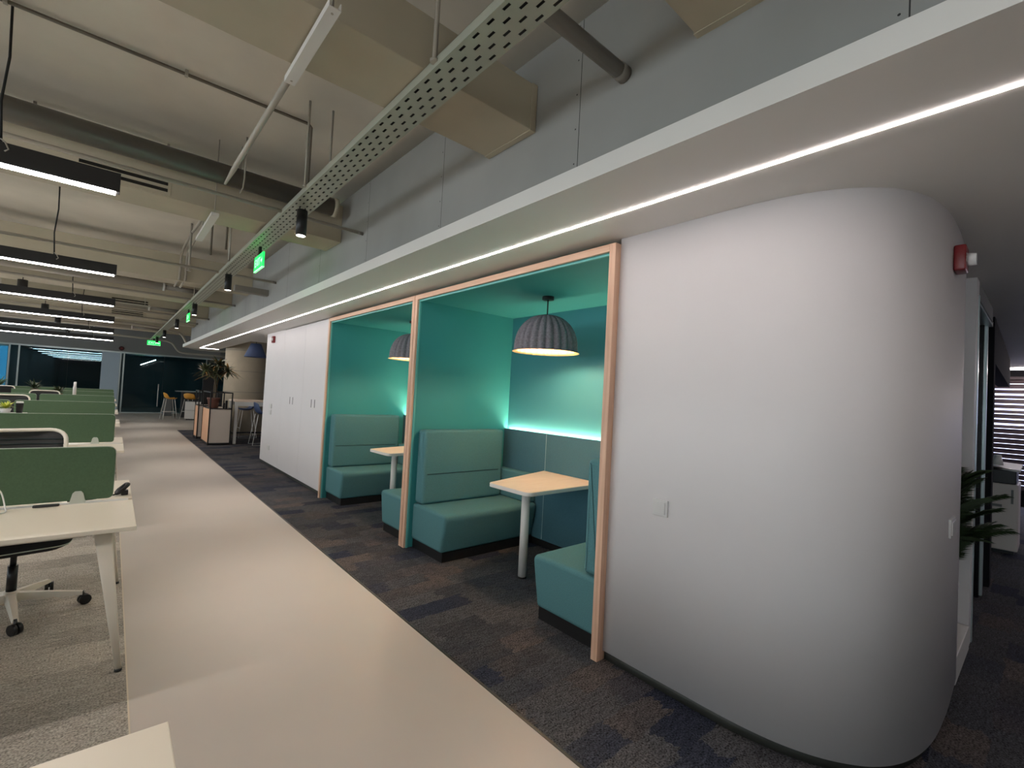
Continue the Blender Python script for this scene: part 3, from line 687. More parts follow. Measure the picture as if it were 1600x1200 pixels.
for k, (x, y, z0, z1, r) in enumerate([(0.94, 3.42, 2.90, 3.5, 0.008), (1.10, 3.42, 2.90, 3.5, 0.008), (0.942, 1.70, 2.89, 3.5, 0.011), (0.94, 6.2, 2.90, 3.5, 0.008), (0.99, 6.55, 2.90, 3.5, 0.01), (0.94, 9.2, 2.90, 3.5, 0.008), (0.75, 4.72, 3.28, 3.5, 0.011), (0.66, 7.2, 2.9, 3.5, 0.013)]):
    lab = ['thin hanger rod left of tray above nearest spotlight', 'thin hanger rod right of tray above nearest spotlight', 'thick hanger rod dropping to near end of tray before the large duct', 'thin hanger rod left of tray before second spotlight', 'paired hanger rod before second spotlight', 'thin hanger rod near third spotlight', 'short dropper rising from second duct to the slab', 'dropper beside lengthwise pipes over the aisle'][k]
    t = thing('hanger_rod', lab, 'rod', (x, y, 0)); MB().cyl((0, 0, z0), (0, 0, z1), r, n=8).build('rod', X['pipe'], t)
    MB().cyl((0, 0, z0 - .012), (0, 0, z0), r * 1.8, n=6).build('nut', X['pipe'], t)

# perforated cable tray
TX0, TX1, TZ = 0.948, 1.102, 2.86
tray = thing('cable_tray', 'long perforated steel cable tray hung over the walkway', 'tray')
tb = MB(); nx = 4; py = 0.0905; cw = (TX1 - TX0) / nx
ny = int((21.2 - 0.4) / (py / 2))
for ix in range(nx):
    xa = TX0 + ix * cw; xb = xa + cw; yy = 0.4 - (py / 2 if ix % 2 else 0)
    for k in range(int((21.2 - 0.35) / py)):
        y0 = yy + k * py; y1 = y0 + py; xm = (xa + xb) / 2; hw = 0.006; hl = 0.019; yc = (y0 + y1) / 2
        O = [(xa, y0), (xb, y0), (xb, y1), (xa, y1)]; I = [(xm - hw, yc - hl), (xm + hw, yc - hl), (xm + hw, yc + hl), (xm - hw, yc + hl)]
        vs = [(p[0], p[1], TZ) for p in O + I]
        tb.add(vs, [(0, 1, 5, 4), (1, 2, 6, 5), (2, 3, 7, 6), (3, 0, 4, 7)])
o = tb.build('perforated_base', X['tray'], tray)
sm_ = o.modifiers.new('thickness', 'SOLIDIFY'); sm_.thickness = 0.0015; sm_.offset = 1
for xa in (TX0 - .002, TX1): box(xa, xa + .002, 0.35, 21.2, TZ, TZ + 0.042).build('side_flange', X['tray'], tray)
for xa in (TX0 - .002, TX1 - .010): box(xa, xa + .012, 0.35, 21.2, TZ + .040, TZ + 0.042).build('lip', X['tray'], tray)
cb = thing('cable_bundle', 'black cables lying inside the perforated tray', 'cables')
m_ = MB()
for k in range(7): m_.tube([(TX0 + .013 + k * .0213, 0.36, TZ + .0125), (TX0 + .013 + k * .0213, 21.0, TZ + .0125)], 0.0105, 8)
m_.build('cables', X['cable'], cb)

# spotlights under the tray
def spot(label, y):
    t = thing('spotlight', label, 'spotlight', (1.025, y, 0), 0, 'black cylinder spotlights under the cable tray')
    MB().cyl((0, 0, 2.643), (0, 0, 2.838), 0.038, n=28).build('housing', X['black'], t)
    MB().cyl((-.02, 0, 2.83), (-.02, 0, 2.862), 0.004, n=6).cyl((.02, 0, 2.83), (.02, 0, 2.862), 0.004, n=6).build('mount', X['black'], t)
    MB().cyl((0, 0, 2.642), (0, 0, 2.646), 0.032, n=24).build('lens', X['spot_disc'], t)
    l = lamp('spot_beam', 'SPOT', (0, 0, 2.638), 34, (1, 0.93, 0.84), t, spot_size=math.radians(62), spot_blend=0.9, shadow_soft_size=0.035)
    return t
s0 = spot('nearest black cylinder spotlight, largest one under the tray', 3.75)
for y, l in ((6.71, 'second nearest black spotlight, just left of the exit sign'), (9.82, 'third black spotlight along the tray'), (12.75, 'fourth black spotlight, beyond the second exit sign'), (16.0, 'fifth black spotlight along the tray'), (18.83, 'last small black spotlight at far end of tray'), (0.30, 'unseen extra black spotlight above the camera'), (-2.3, 'unseen extra black spotlight behind the camera')):  # the spotlights above and behind the camera are unseen extra lamps
    dup(s0, (1.025, y, 0), l)

# exit signs
def exit_sign(label, loc, rz):
    t = thing('exit_sign', label, 'sign', loc, rz, 'green exit signs')     # local: panel in XZ, faces -Y
    box(-0.18, 0.18, -0.008, 0.008, -0.075, 0.075).build('panel', X['exitg'], t, bevel=0.002)
    box(-0.18, 0.18, -0.0095, 0.0095, -0.075, -0.067).build('edge', X['exitl'], t)
    for s in (-1, 1):
        text('lettering', 'EXIT', 0.11, X['exitl'], t, (-0.035, s * 0.0085, 0), (PI / 2, 0, 0 if s < 0 else PI))
        a = MB().add([(0.10, 0, 0.012), (0.135, 0, 0.012), (0.135, 0, 0.035), (0.165, 0, 0), (0.135, 0, -0.035), (0.135, 0, -0.012), (0.10, 0, -0.012)], [tuple(range(7))])
        a.build('arrow', X['exitl'], t, loc=(0, s * 0.0085, 0), recalc=False)
    box(-0.02, 0.02, -0.012, 0.012, 0.075, 0.155).build('mount', X['black'], t)
    return t
es = exit_sign('nearest green exit sign hung under the tray, seen obliquely', (1.04, 5.16, 2.705), -PI / 2)
dup(es, (1.04, 10.85, 2.70), 'second green exit sign, narrow, beyond the second spotlight')
dup(es, (1.01, 20.0, 2.70), 'far green exit sign facing the camera at end of tray', 0)

# linear pendant lights
def linear(label, y, x1=-0.03, x0=-3.0):
    t = thing('linear_pendant', label, 'lamp', (x1, y, 2.61), 0, 'black linear pendants over the desks')
    L = x1 - x0
    box(-L, 0, -0.03, 0.03, 0.006, 0.12).build('housing', X['black'], t, bevel=0.002)
    box(-L + .02, -0.02, -0.024, 0.024, -0.004, 0.006).build('diffuser', X['warm_light'], t)
    for xx in (-0.50, -L + .5):
        MB().tube([(xx, 0, 0.12), (xx - .012, 0, 0.35), (xx + .006, 0, .6), (xx, 0, ZC - 2.61)], 0.006, 8).build('suspension_cable', X['cable'], t)
        MB().tube([(xx, -0.01, 0.14), (xx + .02, -.034, .12), (xx + .035, -.036, .085), (xx + .02, -.033, .07)], 0.004, 6).build('hook', X['pipe'], t)
    return t
l0 = linear('nearest and largest black linear pendant light at left edge', 3.735)
for k, l in ((1, 'second black linear pendant light from the camera'), (2, 'third black linear pendant light from the camera'), (3, 'fourth black linear pendant light from the camera'), (4, 'fifth black linear pendant light from the camera'), (5, 'farthest black linear pendant light, lowest in the stack'), (-1, 'unseen linear pendant light added over the desk beside the camera')):  # pendant beside the camera is out of view, added to light the foreground
    dup(l0, (-0.03, {1: 6.79, 2: 9.78, 3: 12.70, 4: 16.0, 5: 19.3, -1: 0.65, }[k], 2.61), l)
bk = thing('hanging_spotlight', 'small black downlight between second and third linear pendants', 'spotlight', (-1.12, 10.3, 2.68), 0, 'small black downlights hung between the linear pendants')
MB().cyl((0, 0, 0), (0, 0, 0.22), 0.058, n=24).build('housing', X['black'], bk)
MB().cyl((0, 0, 0.22), (0, 0, ZC - 2.68), 0.006, n=6).build('stem', X['black'], bk)
MB().cyl((0, 0, -.002), (0, 0, 0.0), 0.045, n=20).build('lens', X['spot_disc'], bk)
for y, l in ((13.45, 'small black downlight between third and fourth linear pendants'), (16.4, 'small black downlight between fourth and fifth linear pendants'), (19.7, 'tiny black downlight just above the farthest linear pendant')):
    dup(bk, (-1.12, y, 2.68), l)

# ---------------------------------------------------------------- desks
XE = 0.14; LD = 3.74
def desk(label, yc, loc=None):
    t = thing('bench_desk', label, 'desk', (0, yc, 0), 0, 'white double bench desks')
    for s in (-1, 1):
        a, b = (0.0 + .025) * s, 0.70 * s; y0, y1 = min(a, b), max(a, b)
        P = [(XE - LD, y0), (XE, y0), (XE, y1), (XE - LD, y1)]
        MB().prism(P, 0.718, 0.74).build('tabletop', X['whited'], t, bevel=0.003)
        # legs: wide at the top, narrow at the foot, splayed
        for xt, xf, tag_ in ((XE - 0.13, XE - 0.03, 1), (XE - LD + 0.13, XE - LD + 0.03, -1)):
            rings = []
            for u in (0, 1):
                z = 0.70 * (1 - u) + 0.012 * u; cx = xt + (xf - xt) * u; cy = s * (0.56 + 0.10 * u); wx = 0.036 * (1 - u) + 0.013 * u; wy = 0.022 * (1 - u) + 0.012 * u
                q = rpoly([(cx - wx, cy - wy), (cx + wx, cy - wy), (cx + wx, cy + wy), (cx - wx, cy + wy)], 0.008, 3)
                rings.append([(p[0], p[1], z) for p in q])
            lg = MB().loft(rings).build('leg', X['legw'], t)
            MB().cyl((xf, s * 0.66, 0.0), (xf, s * 0.66, 0.014), 0.016, n=14).build('foot_pad', X['black'], lg)
    for x in (XE - 0.14, XE - LD + 0.14):
        box(x - .03, x + .03, -0.58, 0.58, 0.675, 0.715).build('cross_beam', X['legw'], t, bevel=0.004)
    for s in (-1, 1): box(XE - LD + .1, XE - .1, s * 0.34 - .02, s * 0.34 + .02, 0.68, 0.715).build('rail', X['legw'], t)
    box(XE - LD + .15, XE - .2, -0.10, 0.10, 0.56, 0.575).box(XE - LD + .15, XE - .2, -0.10, -0.098, 0.575, 0.64).box(XE - LD + .15, XE - .2, 0.098, 0.10, 0.575, 0.64).build('cable_basket', X['legw'], t)
    box(XE - LD + .1, XE - .02, -0.024, 0.024, 0.716, 0.742).build('power_rail', X['white'], t)
    return t
ys = [3.75, 6.92, 10.09, 13.26, 16.43, 19.6]
names = ['nearest', 'second', 'third', 'fourth', 'fifth', 'farthest']
dk = desk('nearest fully visible white desk with tapered leg at left edge', ys[0])
for k in range(1, 6): dup(dk, (0, ys[k], 0), '%s row white bench desk beyond the green dividers' % names[k])
dup(dk, (0, 0.575, 0), 'white desk corner at bottom left in the foreground')
def divider(label, yc, xr, w=1.145):
    t = thing('desk_divider', label, 'divider', (xr, yc, 0), 0, 'green fabric desk dividers')
    P = rpoly([(-w, 0.757), (0, 0.757), (0, 1.068), (-w, 1.068)], [0.03, 0.03, 0.045, 0.045], 5)
    rings = [[(p[0], y, p[1]) for p in P] for y in (-0.012, 0.012)]
    MB().loft(rings, smooth=False).build('panel', X['green'], t, bevel=0.003)
    Q = rpoly([(-w - .002, 0.755), (0.003, 0.755), (0.003, 1.0705), (-w - .002, 1.0705)], [0.03, 0.03, 0.045, 0.045], 5)
    MB().loft([[(p[0], y, p[1]) for p in Q] for y in (0.0105, 0.0165)], smooth=False).build('edge_trim', X['bracket'], t)
    for x in (-0.155, -w + 0.155):
        q = [(x - .038, 0.742), (x + .034, 0.742), (x + .022, 0.800), (x + .012, .812), (x - .016, .812), (x - .026, 0.800)]
        MB().loft([[(p[0], y, p[1]) for p in q] for y in (-0.022, -0.012)], smooth=False).loft([[(p[0], y, p[1]) for p in q] for y in (0.0165, 0.026)], smooth=False).build('bracket', X['bracket'], t)
    return t
dv = divider('nearest and largest green desk divider at left edge', ys[0], 0.045)
ords = ['nearest', 'second', 'third', 'fourth', 'fifth', 'sixth']
for k in range(6):
    for j in range(3):
        if k == 0 and j == 0: continue
        if k == 0: continue
        pos = ['walkway end', 'middle', 'window end'][j]
        dup(dv, (0.045 + (0.0, 0.01, 0.02, 0.02, 0.02, 0.02)[k] - j * 1.19, ys[k], 0), 'green divider at the %s of the %s desk row' % (pos, ords[k]))

# task chairs
def task_chair(label, loc, rz, tall=0.0):
    t = thing('task_chair', label, 'chair', loc, rz, 'black mesh task chairs')     # faces -Y (sitter looks -Y), local
    base = MB()
    for k in range(5):
        a = 2 * PI * k / 5 - 0.34; ex, ey = math.cos(a), math.sin(a)
        rings = []
        for u, w, h, z in ((0.03, 0.028, 0.03, 0.115), (0.17, 0.022, 0.022, 0.10), (0.335, 0.015, 0.014, 0.078)):
            px, py_ = ex * u, ey * u; sx, sy = -ey * w, ex * w
            rings.append([(px - sx, py_ - sy, z - h), (px + sx, py_ + sy, z - h), (px + sx * .6, py_ + sy * .6, z + h * .6), (px - sx * .6, py_ - sy * .6, z + h * .6)])
        base.loft(rings, smooth=False)
    base.cyl((0, 0, 0.07), (0, 0, 0.145), 0.042, 0.036, n=20)
    base.build('star_base', X['legw'], t)
    for k in range(5):
        a = 2 * PI * k / 5 - 0.34; cx, cy = math.cos(a) * 0.345, math.sin(a) * 0.345
        tx, ty = -math.sin(a + .5), math.cos(a + .5)
        w = MB()
        for s in (-1, 1): w.cyl((cx + tx * .004 * s, cy + ty * .004 * s, 0.031), (cx + tx * .022 * s, cy + ty * .022 * s, 0.031), 0.031, n=20)
        w.cyl((cx, cy, 0.03), (cx - math.cos(a) * .012, cy - math.sin(a) * .012, 0.085), 0.008, n=8)
        w.build('castor', X['blackp'], t)
    MB().cyl((0, 0, 0.14), (0, 0, 0.30), 0.024, n=16).cyl((0, 0, 0.28), (0, 0, 0.38 + tall), 0.015, n=16).build('gas_column', X['blackp'], t)
    P = rpoly([(-0.24, -0.25), (0.24, -0.25), (0.235, 0.22), (-0.235, 0.22)], 0.10, 6)
    rings = []
    for z, s in ((0.375, 0.55), (0.392, 0.82), (0.415, 0.965), (0.435, 1.0), (0.46, 1.0), (0.475, 0.96), (0.482, 0.8)):
        rings.append([(p[0] * s, p[1] * s, z + tall - 0.02 * max(0, (-p[1] - .12) / .13)) for p in P])
    MB().loft(rings).build('seat', X['seatb'], t)
    Q = [(p[0] * 0.985, p[1] * 0.985) for p in P]
    MB().loft([[(p[0], p[1], z + tall - 0.02 * max(0, (-p[1] - .12) / .13)) for p in Q] for z in (0.419, 0.426)]).build('seat_trim', X['bracket'], t)
    box(-0.10, 0.10, -0.10, 0.14, 0.345 + tall, 0.385 + tall).build('tilt_mechanism', X['blackp'], t, bevel=0.01)
    # backrest
    zb0, zb1 = 0.56 + tall, 1.075 + tall
    def bk_(p, off): x, z = p; u = (z - zb0) / (zb1 - zb0); return (x, 0.27 + 0.07 * (x / .23) ** 2 * -1 + 0.05 * math.sin(u * PI) * -1 + 0.05 * u + off, z)
    Pb = rpoly([(-0.20, zb0), (0.20, zb0), (0.235, zb1), (-0.235, zb1)], [0.05, 0.05, 0.075, 0.075], 6)
    fr_ = [bk_(p, 0) for p in Pb]; fr_.append(fr_[0]); fr_.append(fr_[1])
    MB().tube(fr_, 0.0125, 8, caps=False).build('back_frame', X['legw'], t)
    n = 12; ms = MB(); vs = []; fs = []
    for j in range(n + 1):
        z = zb0 + .01 + (zb1 - zb0 - .02) * j / n; u = j / n; hw = 0.195 + 0.035 * u
        if j in (0, n): hw -= .03
        for i in range(9):
            x = -hw + 2 * hw * i / 8; vs.append(bk_((x, z), 0))
    for j in range(n):
        for i in range(8): a = j * 9 + i; fs.append((a, a + 1, a + 10, a + 9))
    o = ms.add(vs, fs, True).build('mesh_back', X['mesh'], t)
    mo = o.modifiers.new('thickness', 'SOLIDIFY'); mo.thickness = 0.006
    rb = MB()
    for j in range(1, 9):
        z = zb1 - 0.03 - j * 0.03; u = (z - zb0) / (zb1 - zb0); hw = 0.19 + .035 * u
        rb.tube([Vector(bk_((-hw + 2 * hw * i / 8, z), -0.004)) for i in range(9)], 0.003, 5)
    rb.build('mesh_rib', X['seam'], t)
    MB().tube([(0, 0.10, 0.37 + tall), (0, 0.24, 0.40 + tall), (0, 0.30, 0.52 + tall), (0, 0.27, 0.75 + tall)], [0.022, 0.02, 0.018, 0.012], 10).build('back_support', X['blackp'], t)
    return t
tc = task_chair('black mesh task chair tucked at the nearest desk, base visible', (-0.395, 4.175, 0), 0.20, 0.035)
dup(tc, (-1.20, 10.72, 0.0), 'task chair with pale frame top rising above the third divider', 0.15)
dup(tc, (-1.05, 13.9, 0.0), 'far task chair with pale frame above the fourth divider', 0.1)

# things on the desks
hp = thing('cable_coil', 'coiled black adapter cable on desk corner beside nearest divider', 'cable', (0.092, 3.90, 0.742))
pts = []
for k in range(60):
    a = k / 60 * 6 * PI; rr = 0.032 + 0.006 * math.sin(k * .7); pts.append((rr * math.cos(a) * .8, rr * math.sin(a) * 1.2, 0.035 + 0.026 * math.sin(a * 1.02 + 1.2) + 0.008 * (k / 60)))
MB().tube(pts, 0.009, 7).build('coil', X['cable'], hp)
MB().tube([(-0.02, -.03, .012), (-0.08, -0.07, .007), (-0.14, -.11, .006), (-0.25, -.12, .006)], 0.0045, 6).build('lead', X['cable'], hp)
box(-0.006, 0.03, -0.03, 0.012, 0.0, 0.03).build('plug', X['blackp'], hp, bevel=0.004)
pd = thing('black_pouch', 'flat black item lying along the nearest divider foot', 'pouch', (-0.24, 3.705, 0.7415))
box(-0.055, 0.055, -0.014, 0.014, 0, 0.012).build('body', X['blackp'], pd, bevel=0.005)
wc = thing('white_cable', 'looped white cable on nearest desk at left edge', 'cable', (-0.42, 3.62, 0.7465))
MB().tube(cat([Vector(p) for p in [(-.3, .05, 0), (-.12, 0.0, 0), (-0.03, -0.03, 0), (0.03, 0, 0), (0.025, .04, 0.02), (0.0, .10, .09), (-0.03, .10, .12)]], 4), 0.0035, 6).build('run', X['white'], wc)
def cup(label, loc):
    t = thing('tumbler', label, 'cup', loc); MB().lathe([(0.001, 0), (0.032, 0), (0.040, 0.13), (0.040, 0.14), (0.001, 0.14)], n=20).build('body', X['blackp'], t)
    MB().lathe([(0.001, 0.165), (0.036, 0.165), (0.041, 0.14), (0.001, 0.14)], n=20).build('lid', X['white'], t)
cup('black tumbler with white lid behind the second divider', (-0.975, 9.62, 0.905))
sh = thing('desk_shelf', 'low white desktop shelf behind second divider at left', 'shelf', (-1.2, 9.62, 0.742))
box(-0.75, 0.30, -0.09, 0.09, 0.145, 0.163).build('shelf_board', X['white'], sh)
for x in (-0.74, 0.28): box(x, x + .015, -0.08, 0.08, 0, 0.145).build('side', X['white'], sh)
def tuft(name, label, loc, n, L, m, pot=None, potm=None, cat_='plant', droop=0.5, w=0.012):
    t = thing(name, label, cat_, loc)
    rnd = random.Random(hash(label) % 1000 if False else len(label))
    lf = MB()
    for k in range(n):
        a = rnd.random() * 2 * PI; el = rnd.uniform(0.35, 1.3); l = L * rnd.uniform(.7, 1.1); prev = None
        ctr = []
        for j in range(5):
            u = j / 4; rr = l * u * math.cos(el); z = l * u * math.sin(el) - droop * l * u * u * .6
            ctr.append(Vector((rr * math.cos(a), rr * math.sin(a), z)))
        sd = Vector((-math.sin(a), math.cos(a), 0)); ws = [0.3, 1, .9, .6, .05]
        vs = [];
        for c_, ww in zip(ctr, ws): vs += [c_ - sd * w * ww, c_ + sd * w * ww]
        lf.add(vs, [(2 * j, 2 * j + 1, 2 * j + 3, 2 * j + 2) for j in range(4)], True)
    z0 = pot[1] if pot else 0
    o = lf.build('foliage', m, t, loc=(0, 0, z0), recalc=False)
    if pot:
        MB().lathe([(0.001, 0), (pot[0] * .75, 0), (pot[0], pot[1]), (pot[0] * .9, pot[1]), (pot[0] * .88, pot[1] * .85), (0.001, pot[1] * .85)], n=20).build('pot', potm or X['white'], t)
    return t
tuft('potted_plant', 'small yellow green plant in white pot left of the black tumbler', (-1.11, 9.62, 0.905), 46, 0.17, X['leafl'], (0.06, 0.06))
tuft('potted_plant', 'dark plant above far desks, at left before the bluish window', (-1.65, 18.9, 0.905), 40, 0.42, X['palm'], (0.09, 0.12), X['terra'], w=.02)
tuft('potted_plant', 'dark plant above far desks beside the white box edge', (-0.98, 15.9, 0.905), 40, 0.30, X['leaf'], (0.09, 0.1), X['terra'], w=.02)
tuft('potted_plant', 'small pale green plant between the two dark far plants', (-1.38, 15.9, 0.905), 26, 0.14, X['green'], (0.06, 0.08), w=.016)
tuft('potted_plant', 'grey green leafy plant at far left edge by bright window', (-2.4, 19.2, 0.95), 40, 0.45, X['green'], (0.09, 0.1), w=.02)
for (x, y, L_, lab) in ((-1.5, 15.9, 1.3, 'long low white shelf on far desks carrying plants'), (-1.9, 19.0, 1.6, 'farthest low white shelf behind the plants')):
    t = thing('desk_shelf', lab, 'shelf', (x, y, 0.742)); box(-L_ / 2, L_ / 2 + .2, -0.1, 0.1, 0.145, 0.163).build('shelf_board', X['white'], t)
    for xx in (-L_ / 2, L_ / 2 + .18): box(xx, xx + .015, -0.09, 0.09, 0, 0.145).build('side', X['white'], t)
bt_ = thing('bottle', 'slim white bottle standing on far desks', 'bottle', (-0.70, 16.18, 0.742))
MB().lathe([(0.001, 0), (0.035, 0), (0.035, 0.42), (0.028, 0.45), (0.025, 0.56), (0.001, 0.56)], n=16).build('body', X['white'], bt_)
mn = thing('monitor', 'dark tilted monitor edge above the fourth desk row', 'monitor', (-1.75, 13.5, 0.742), 0.5)
box(-0.26, 0.26, -0.015, 0.015, 0.18, 0.45).build('screen', X['blackp'], mn, bevel=.004)
box(-0.03, .03, .01, .03, 0, .3).box(-.1, .1, -.06, .08, 0, .012).build('stand', X['blackp'], mn)
tcf = dup(tc, (-2.1, 17.1, 0.0), 'farthest task chair beyond the fifth desk row', 0.0)

# ---------------------------------------------------------------- lounge: shelves, plant, column, lamp, table, stools
def shelf_unit(label, x0, x1, y0, y1, zt=1.24, zb=0.86):
    t = thing('shelf_unit', label, 'shelf', (x0, y0, 0)); w, dd = x1 - x0, y1 - y0; r = 0.012
    fr_ = MB()
    for x in (0, w):
        for y in (0, dd): fr_.box(x - r, x + r, y - r, y + r, 0, zt)
    for z in (0.04, zb, zt):
        for y in (0, dd): fr_.box(0, w, y - r, y + r, z - r, z + r)
        for x in (0, w): fr_.box(x - r, x + r, 0, dd, z - r, z + r)
    fr_.build('frame', X['black'], t)
    box(r, w - r, 0.004, 0.03, 0.05, zb - .02).build('front_panel', X['panelw'], t)
    box(0.0, 0.025, r, dd - r, 0.05, zb - .02).build('side_panel', wood_mat('orange_oak' + label[:6], rgb(214, 160, 120), rgb(226, 180, 146), (40, 40, 1.5)), t)
    box(w - .025, w, r, dd - r, 0.05, zb - .02).build('side_panel', X['panelw'], t)
    box(r, w - r, r, dd - r, zb - .02, zb).build('shelf_board', X['panelw'], t)
    return t
shelf_unit('black framed planter shelf with orange oak side beside the walkway', 1.78, 2.22, 12.86, 13.95)
shelf_unit('second black framed shelf behind the planter shelf', 1.74, 2.15, 14.4, 15.0)
pl = thing('potted_dracaena', 'tall branching plant with drooping striped leaves in brown pot', 'plant', (1.88, 13.15, 0.862))
MB().lathe([(0.001, 0), (0.10, 0), (0.125, 0.20), (0.14, 0.21), (0.14, 0.25), (0.125, 0.25), (0.12, 0.21), (0.001, 0.21)], n=24).build('pot', X['terra'], pl)
MB().lathe([(0.12, 0.212), (0.001, 0.215)], n=20).build('soil', X['soil'], pl)
tips = [((0.0, 0, 0.2), (0.03, 0, 0.55), (-0.08, 0, 0.80), (-0.20, .02, 0.93)), ((0.02, 0, 0.2), (0.05, 0.02, 0.5), (0.10, 0.03, 0.82), (0.26, .04, 0.97)), ((0.0, .02, 0.2), (0.0, .04, 0.6), (0.04, 0, 0.92), (0.05, 0, 1.08)), ((0.02, -.02, 0.2), (0.02, -.03, .5), (-.02, -.06, .75), (-.03, -.08, .9))]
st = MB()
for tp in tips: st.tube(cat([Vector(p) for p in tp], 3), 0.014, 7)
st.build('stem', mat('bark', rgb(92, 80, 64), .9), pl)
rnd = random.Random(5)
for mname, mm, cnt in (('green_foliage', X['leafd'], 60), ('striped_foliage', X['leafy'], 10)):
    lf = MB()
    for tp in tips:
        c0 = Vector(tp[-1])
        for k in range(cnt):
            a = rnd.random() * 2 * PI; el = rnd.uniform(-0.3, 1.2); l = rnd.uniform(.22, .44); base = c0 - Vector((0, 0, rnd.uniform(0, .12)))
            sd = Vector((-math.sin(a), math.cos(a), 0)); ws = [.4, 1, 1, .6, .05]; vs = []
            for j in range(5):
                u = j / 4; rr = l * u * math.cos(el); z = l * u * math.sin(el) - .32 * l * u * u
                c_ = base + Vector((rr * math.cos(a), rr * math.sin(a), z)); vs += [c_ - sd * .021 * ws[j], c_ + sd * .021 * ws[j]]
            lf.add(vs, [(2 * j, 2 * j + 1, 2 * j + 3, 2 * j + 2) for j in range(4)], True)
    lf.build(mname, mm, pl, recalc=False)
bx = thing('speaker_box', 'small black box pair on the planter shelf right of pot', 'box', (2.12, 13.1, 0.862))
box(-0.05, -0.01, -.03, .03, 0, .13).box(0.0, .045, -.03, .03, 0, .19).build('body', X['blackp'], bx, bevel=.004)
bd = thing('dark_banner', 'tall black slab standing behind the planter shelf', 'panel', (2.05, 15.2, 0)); box(-0.16, 0.12, 0, .05, 0.3, 1.9).build('board', X['blackp'], bd); box(-.16, .12, -.05, .1, 0, .3).build('base', X['blackp'], bd)
colm = thing('concrete_column', 'round bare concrete column behind the blue pendant', 'column', (2.98, 15.62, 0))
MB().cyl((0, 0, 0), (0, 0, ZC), 0.53, n=64).build('shaft', X['conc'], colm)
j_ = MB()
for z in (1.23, 1.83, 2.43): j_.lathe([(0.5305, z), (0.5325, z + .004), (0.5305, z + .008)], n=64)
j_.build('formwork_joint', X['greywall'], colm)
np_ = thing('cone_pendant', 'navy cone pendant lamp hanging before the concrete column', 'lamp', (2.72, 13.2, 0))
MB().lathe([(0.12, 2.50), (0.255, 2.17), (0.25, 2.165), (0.115, 2.495)], n=40).build('shade', X['navy'], np_)
MB().cyl((0, 0, 2.495), (0, 0, 2.51), 0.122, n=32).build('shade_cap', X['navy'], np_)
MB().cyl((0, 0, 2.51), (0, 0, ZC), 0.006, n=6).build('cord', X['cable'], np_)
MB().lathe([(0.001, -.05), (.04, -.03), (.045, .02), (.001, .07)], (0, 0, 2.36), 16).build('bulb', X['spot_disc'], np_)
lamp('bulb_light', 'POINT', (0, 0, 2.33), 12, (1, .85, .7), np_, shadow_soft_size=.05)
ht = thing('high_table', 'tall oak topped white table beside the closet end', 'table', (2.30, 13.0, 0))
box(0, 1.6, 0, 0.8, 1.03, 1.07).build('table_top', X['ttop'], ht, bevel=.004)
for x in (0.02, 1.52):
    for y in (0.02, 0.72): box(x, x + .06, y, y + .06, 0, 1.03).build('leg', X['white'], ht)
box(0.08, 1.52, .03, .06, .93, 1.03).box(.08, 1.52, .74, .77, .93, 1.03).build('apron', X['white'], ht)
box(.03, .07, .08, .72, .22, .27).box(.08, 1.52, .38, .42, .22, .26).build('foot_rail', X['black'], ht)
def shell(m, t, zs, w=0.21, back=0.24):
    n = 10; vs = []; fs = []
    prof = [(-0.20, 0.015), (-0.18, -0.005), (-0.08, -0.015), (0.05, -0.01), (0.14, 0.03), (0.185, 0.11), (0.205, back)]
    for (y, z) in prof:
        for i in range(n + 1):
            u = -1 + 2 * i / n; rise = 0.05 * abs(u) ** 3 + (0.16 * abs(u) ** 3 if z > .02 and y > .1 else .0) * 0
            yy = y - (0.07 * u * u if y > .1 else 0); ww = w * (0.92 if z > .2 else 1)
            vs.append((ww * u, yy, zs + z + (rise * (1 if z < .15 else 0.0)) - (0.05 * u * u if z >= back else 0)))
    for j in range(len(prof) - 1):
        for i in range(n): a = j * (n + 1) + i; fs.append((a, a + 1, a + n + 2, a + n + 1))
    o = MB().add(vs, fs, True).build('seat_shell', m, t); so = o.modifiers.new('th', 'SOLIDIFY'); so.thickness = .012
    sb = o.modifiers.new('sub', 'SUBSURF'); sb.levels = 1; sb.render_levels = 1
def bar_stool(label, loc, rz):
    t = thing('bar_stool', label, 'stool', loc, rz, 'orange shell bar stools'); zs = 0.76
    shell(X['orange'], t, zs)
    for sx in (-1, 1):
        for sy in (-1, 1): MB().cyl((sx * .14, sy * .13, zs - .005), (sx * .22, sy * .22, 0), 0.011, n=10).build('leg', X['white'], t)
    q = lambda z: .14 + (.08) * (zs - z) / zs
    a = q(.28); b = .13 + .09 * (zs - .28) / zs
    MB().tube([(-a, -b, .28), (a, -b, .28), (a, b, .28), (-a, b, .28), (-a, -b, .28)], .009, 8).build('foot_ring', X['white'], t)
    return t
bs = bar_stool('left orange shell bar stool with white legs, side on', (1.68, 21.6, 0), PI / 2 + .15)
dup(bs, (2.36, 21.9, 0), 'right orange shell bar stool half behind white drawer counter', PI / 2 + 1.0)
ct = thing('drawer_counter', 'white counter with two large drawers by the far glass', 'counter', (2.12, 21.15, 0), -0.25)
box(0, 0.85, 0, 0.42, .04, 0.70).build('carcass', X['greywall'], ct)
for z0, z1 in ((.05, .365), (.375, .69)): box(0.01, .84, -.02, 0, z0, z1).build('drawer', X['white'], ct, bevel=.003)
box(.05, .8, .03, .38, 0, .04).build('plinth', X['black'], ct)
hc = thing('high_counter', 'dark high counter with pale top behind the orange stools', 'counter', (1.95, 22.5, 0))
box(0, 2.2, 0, .6, 1.02, 1.06).build('counter_top', X['alu'], hc); box(.2, 2.15, .1, .5, 0, 1.02).build('body', X['charcoal'], hc)
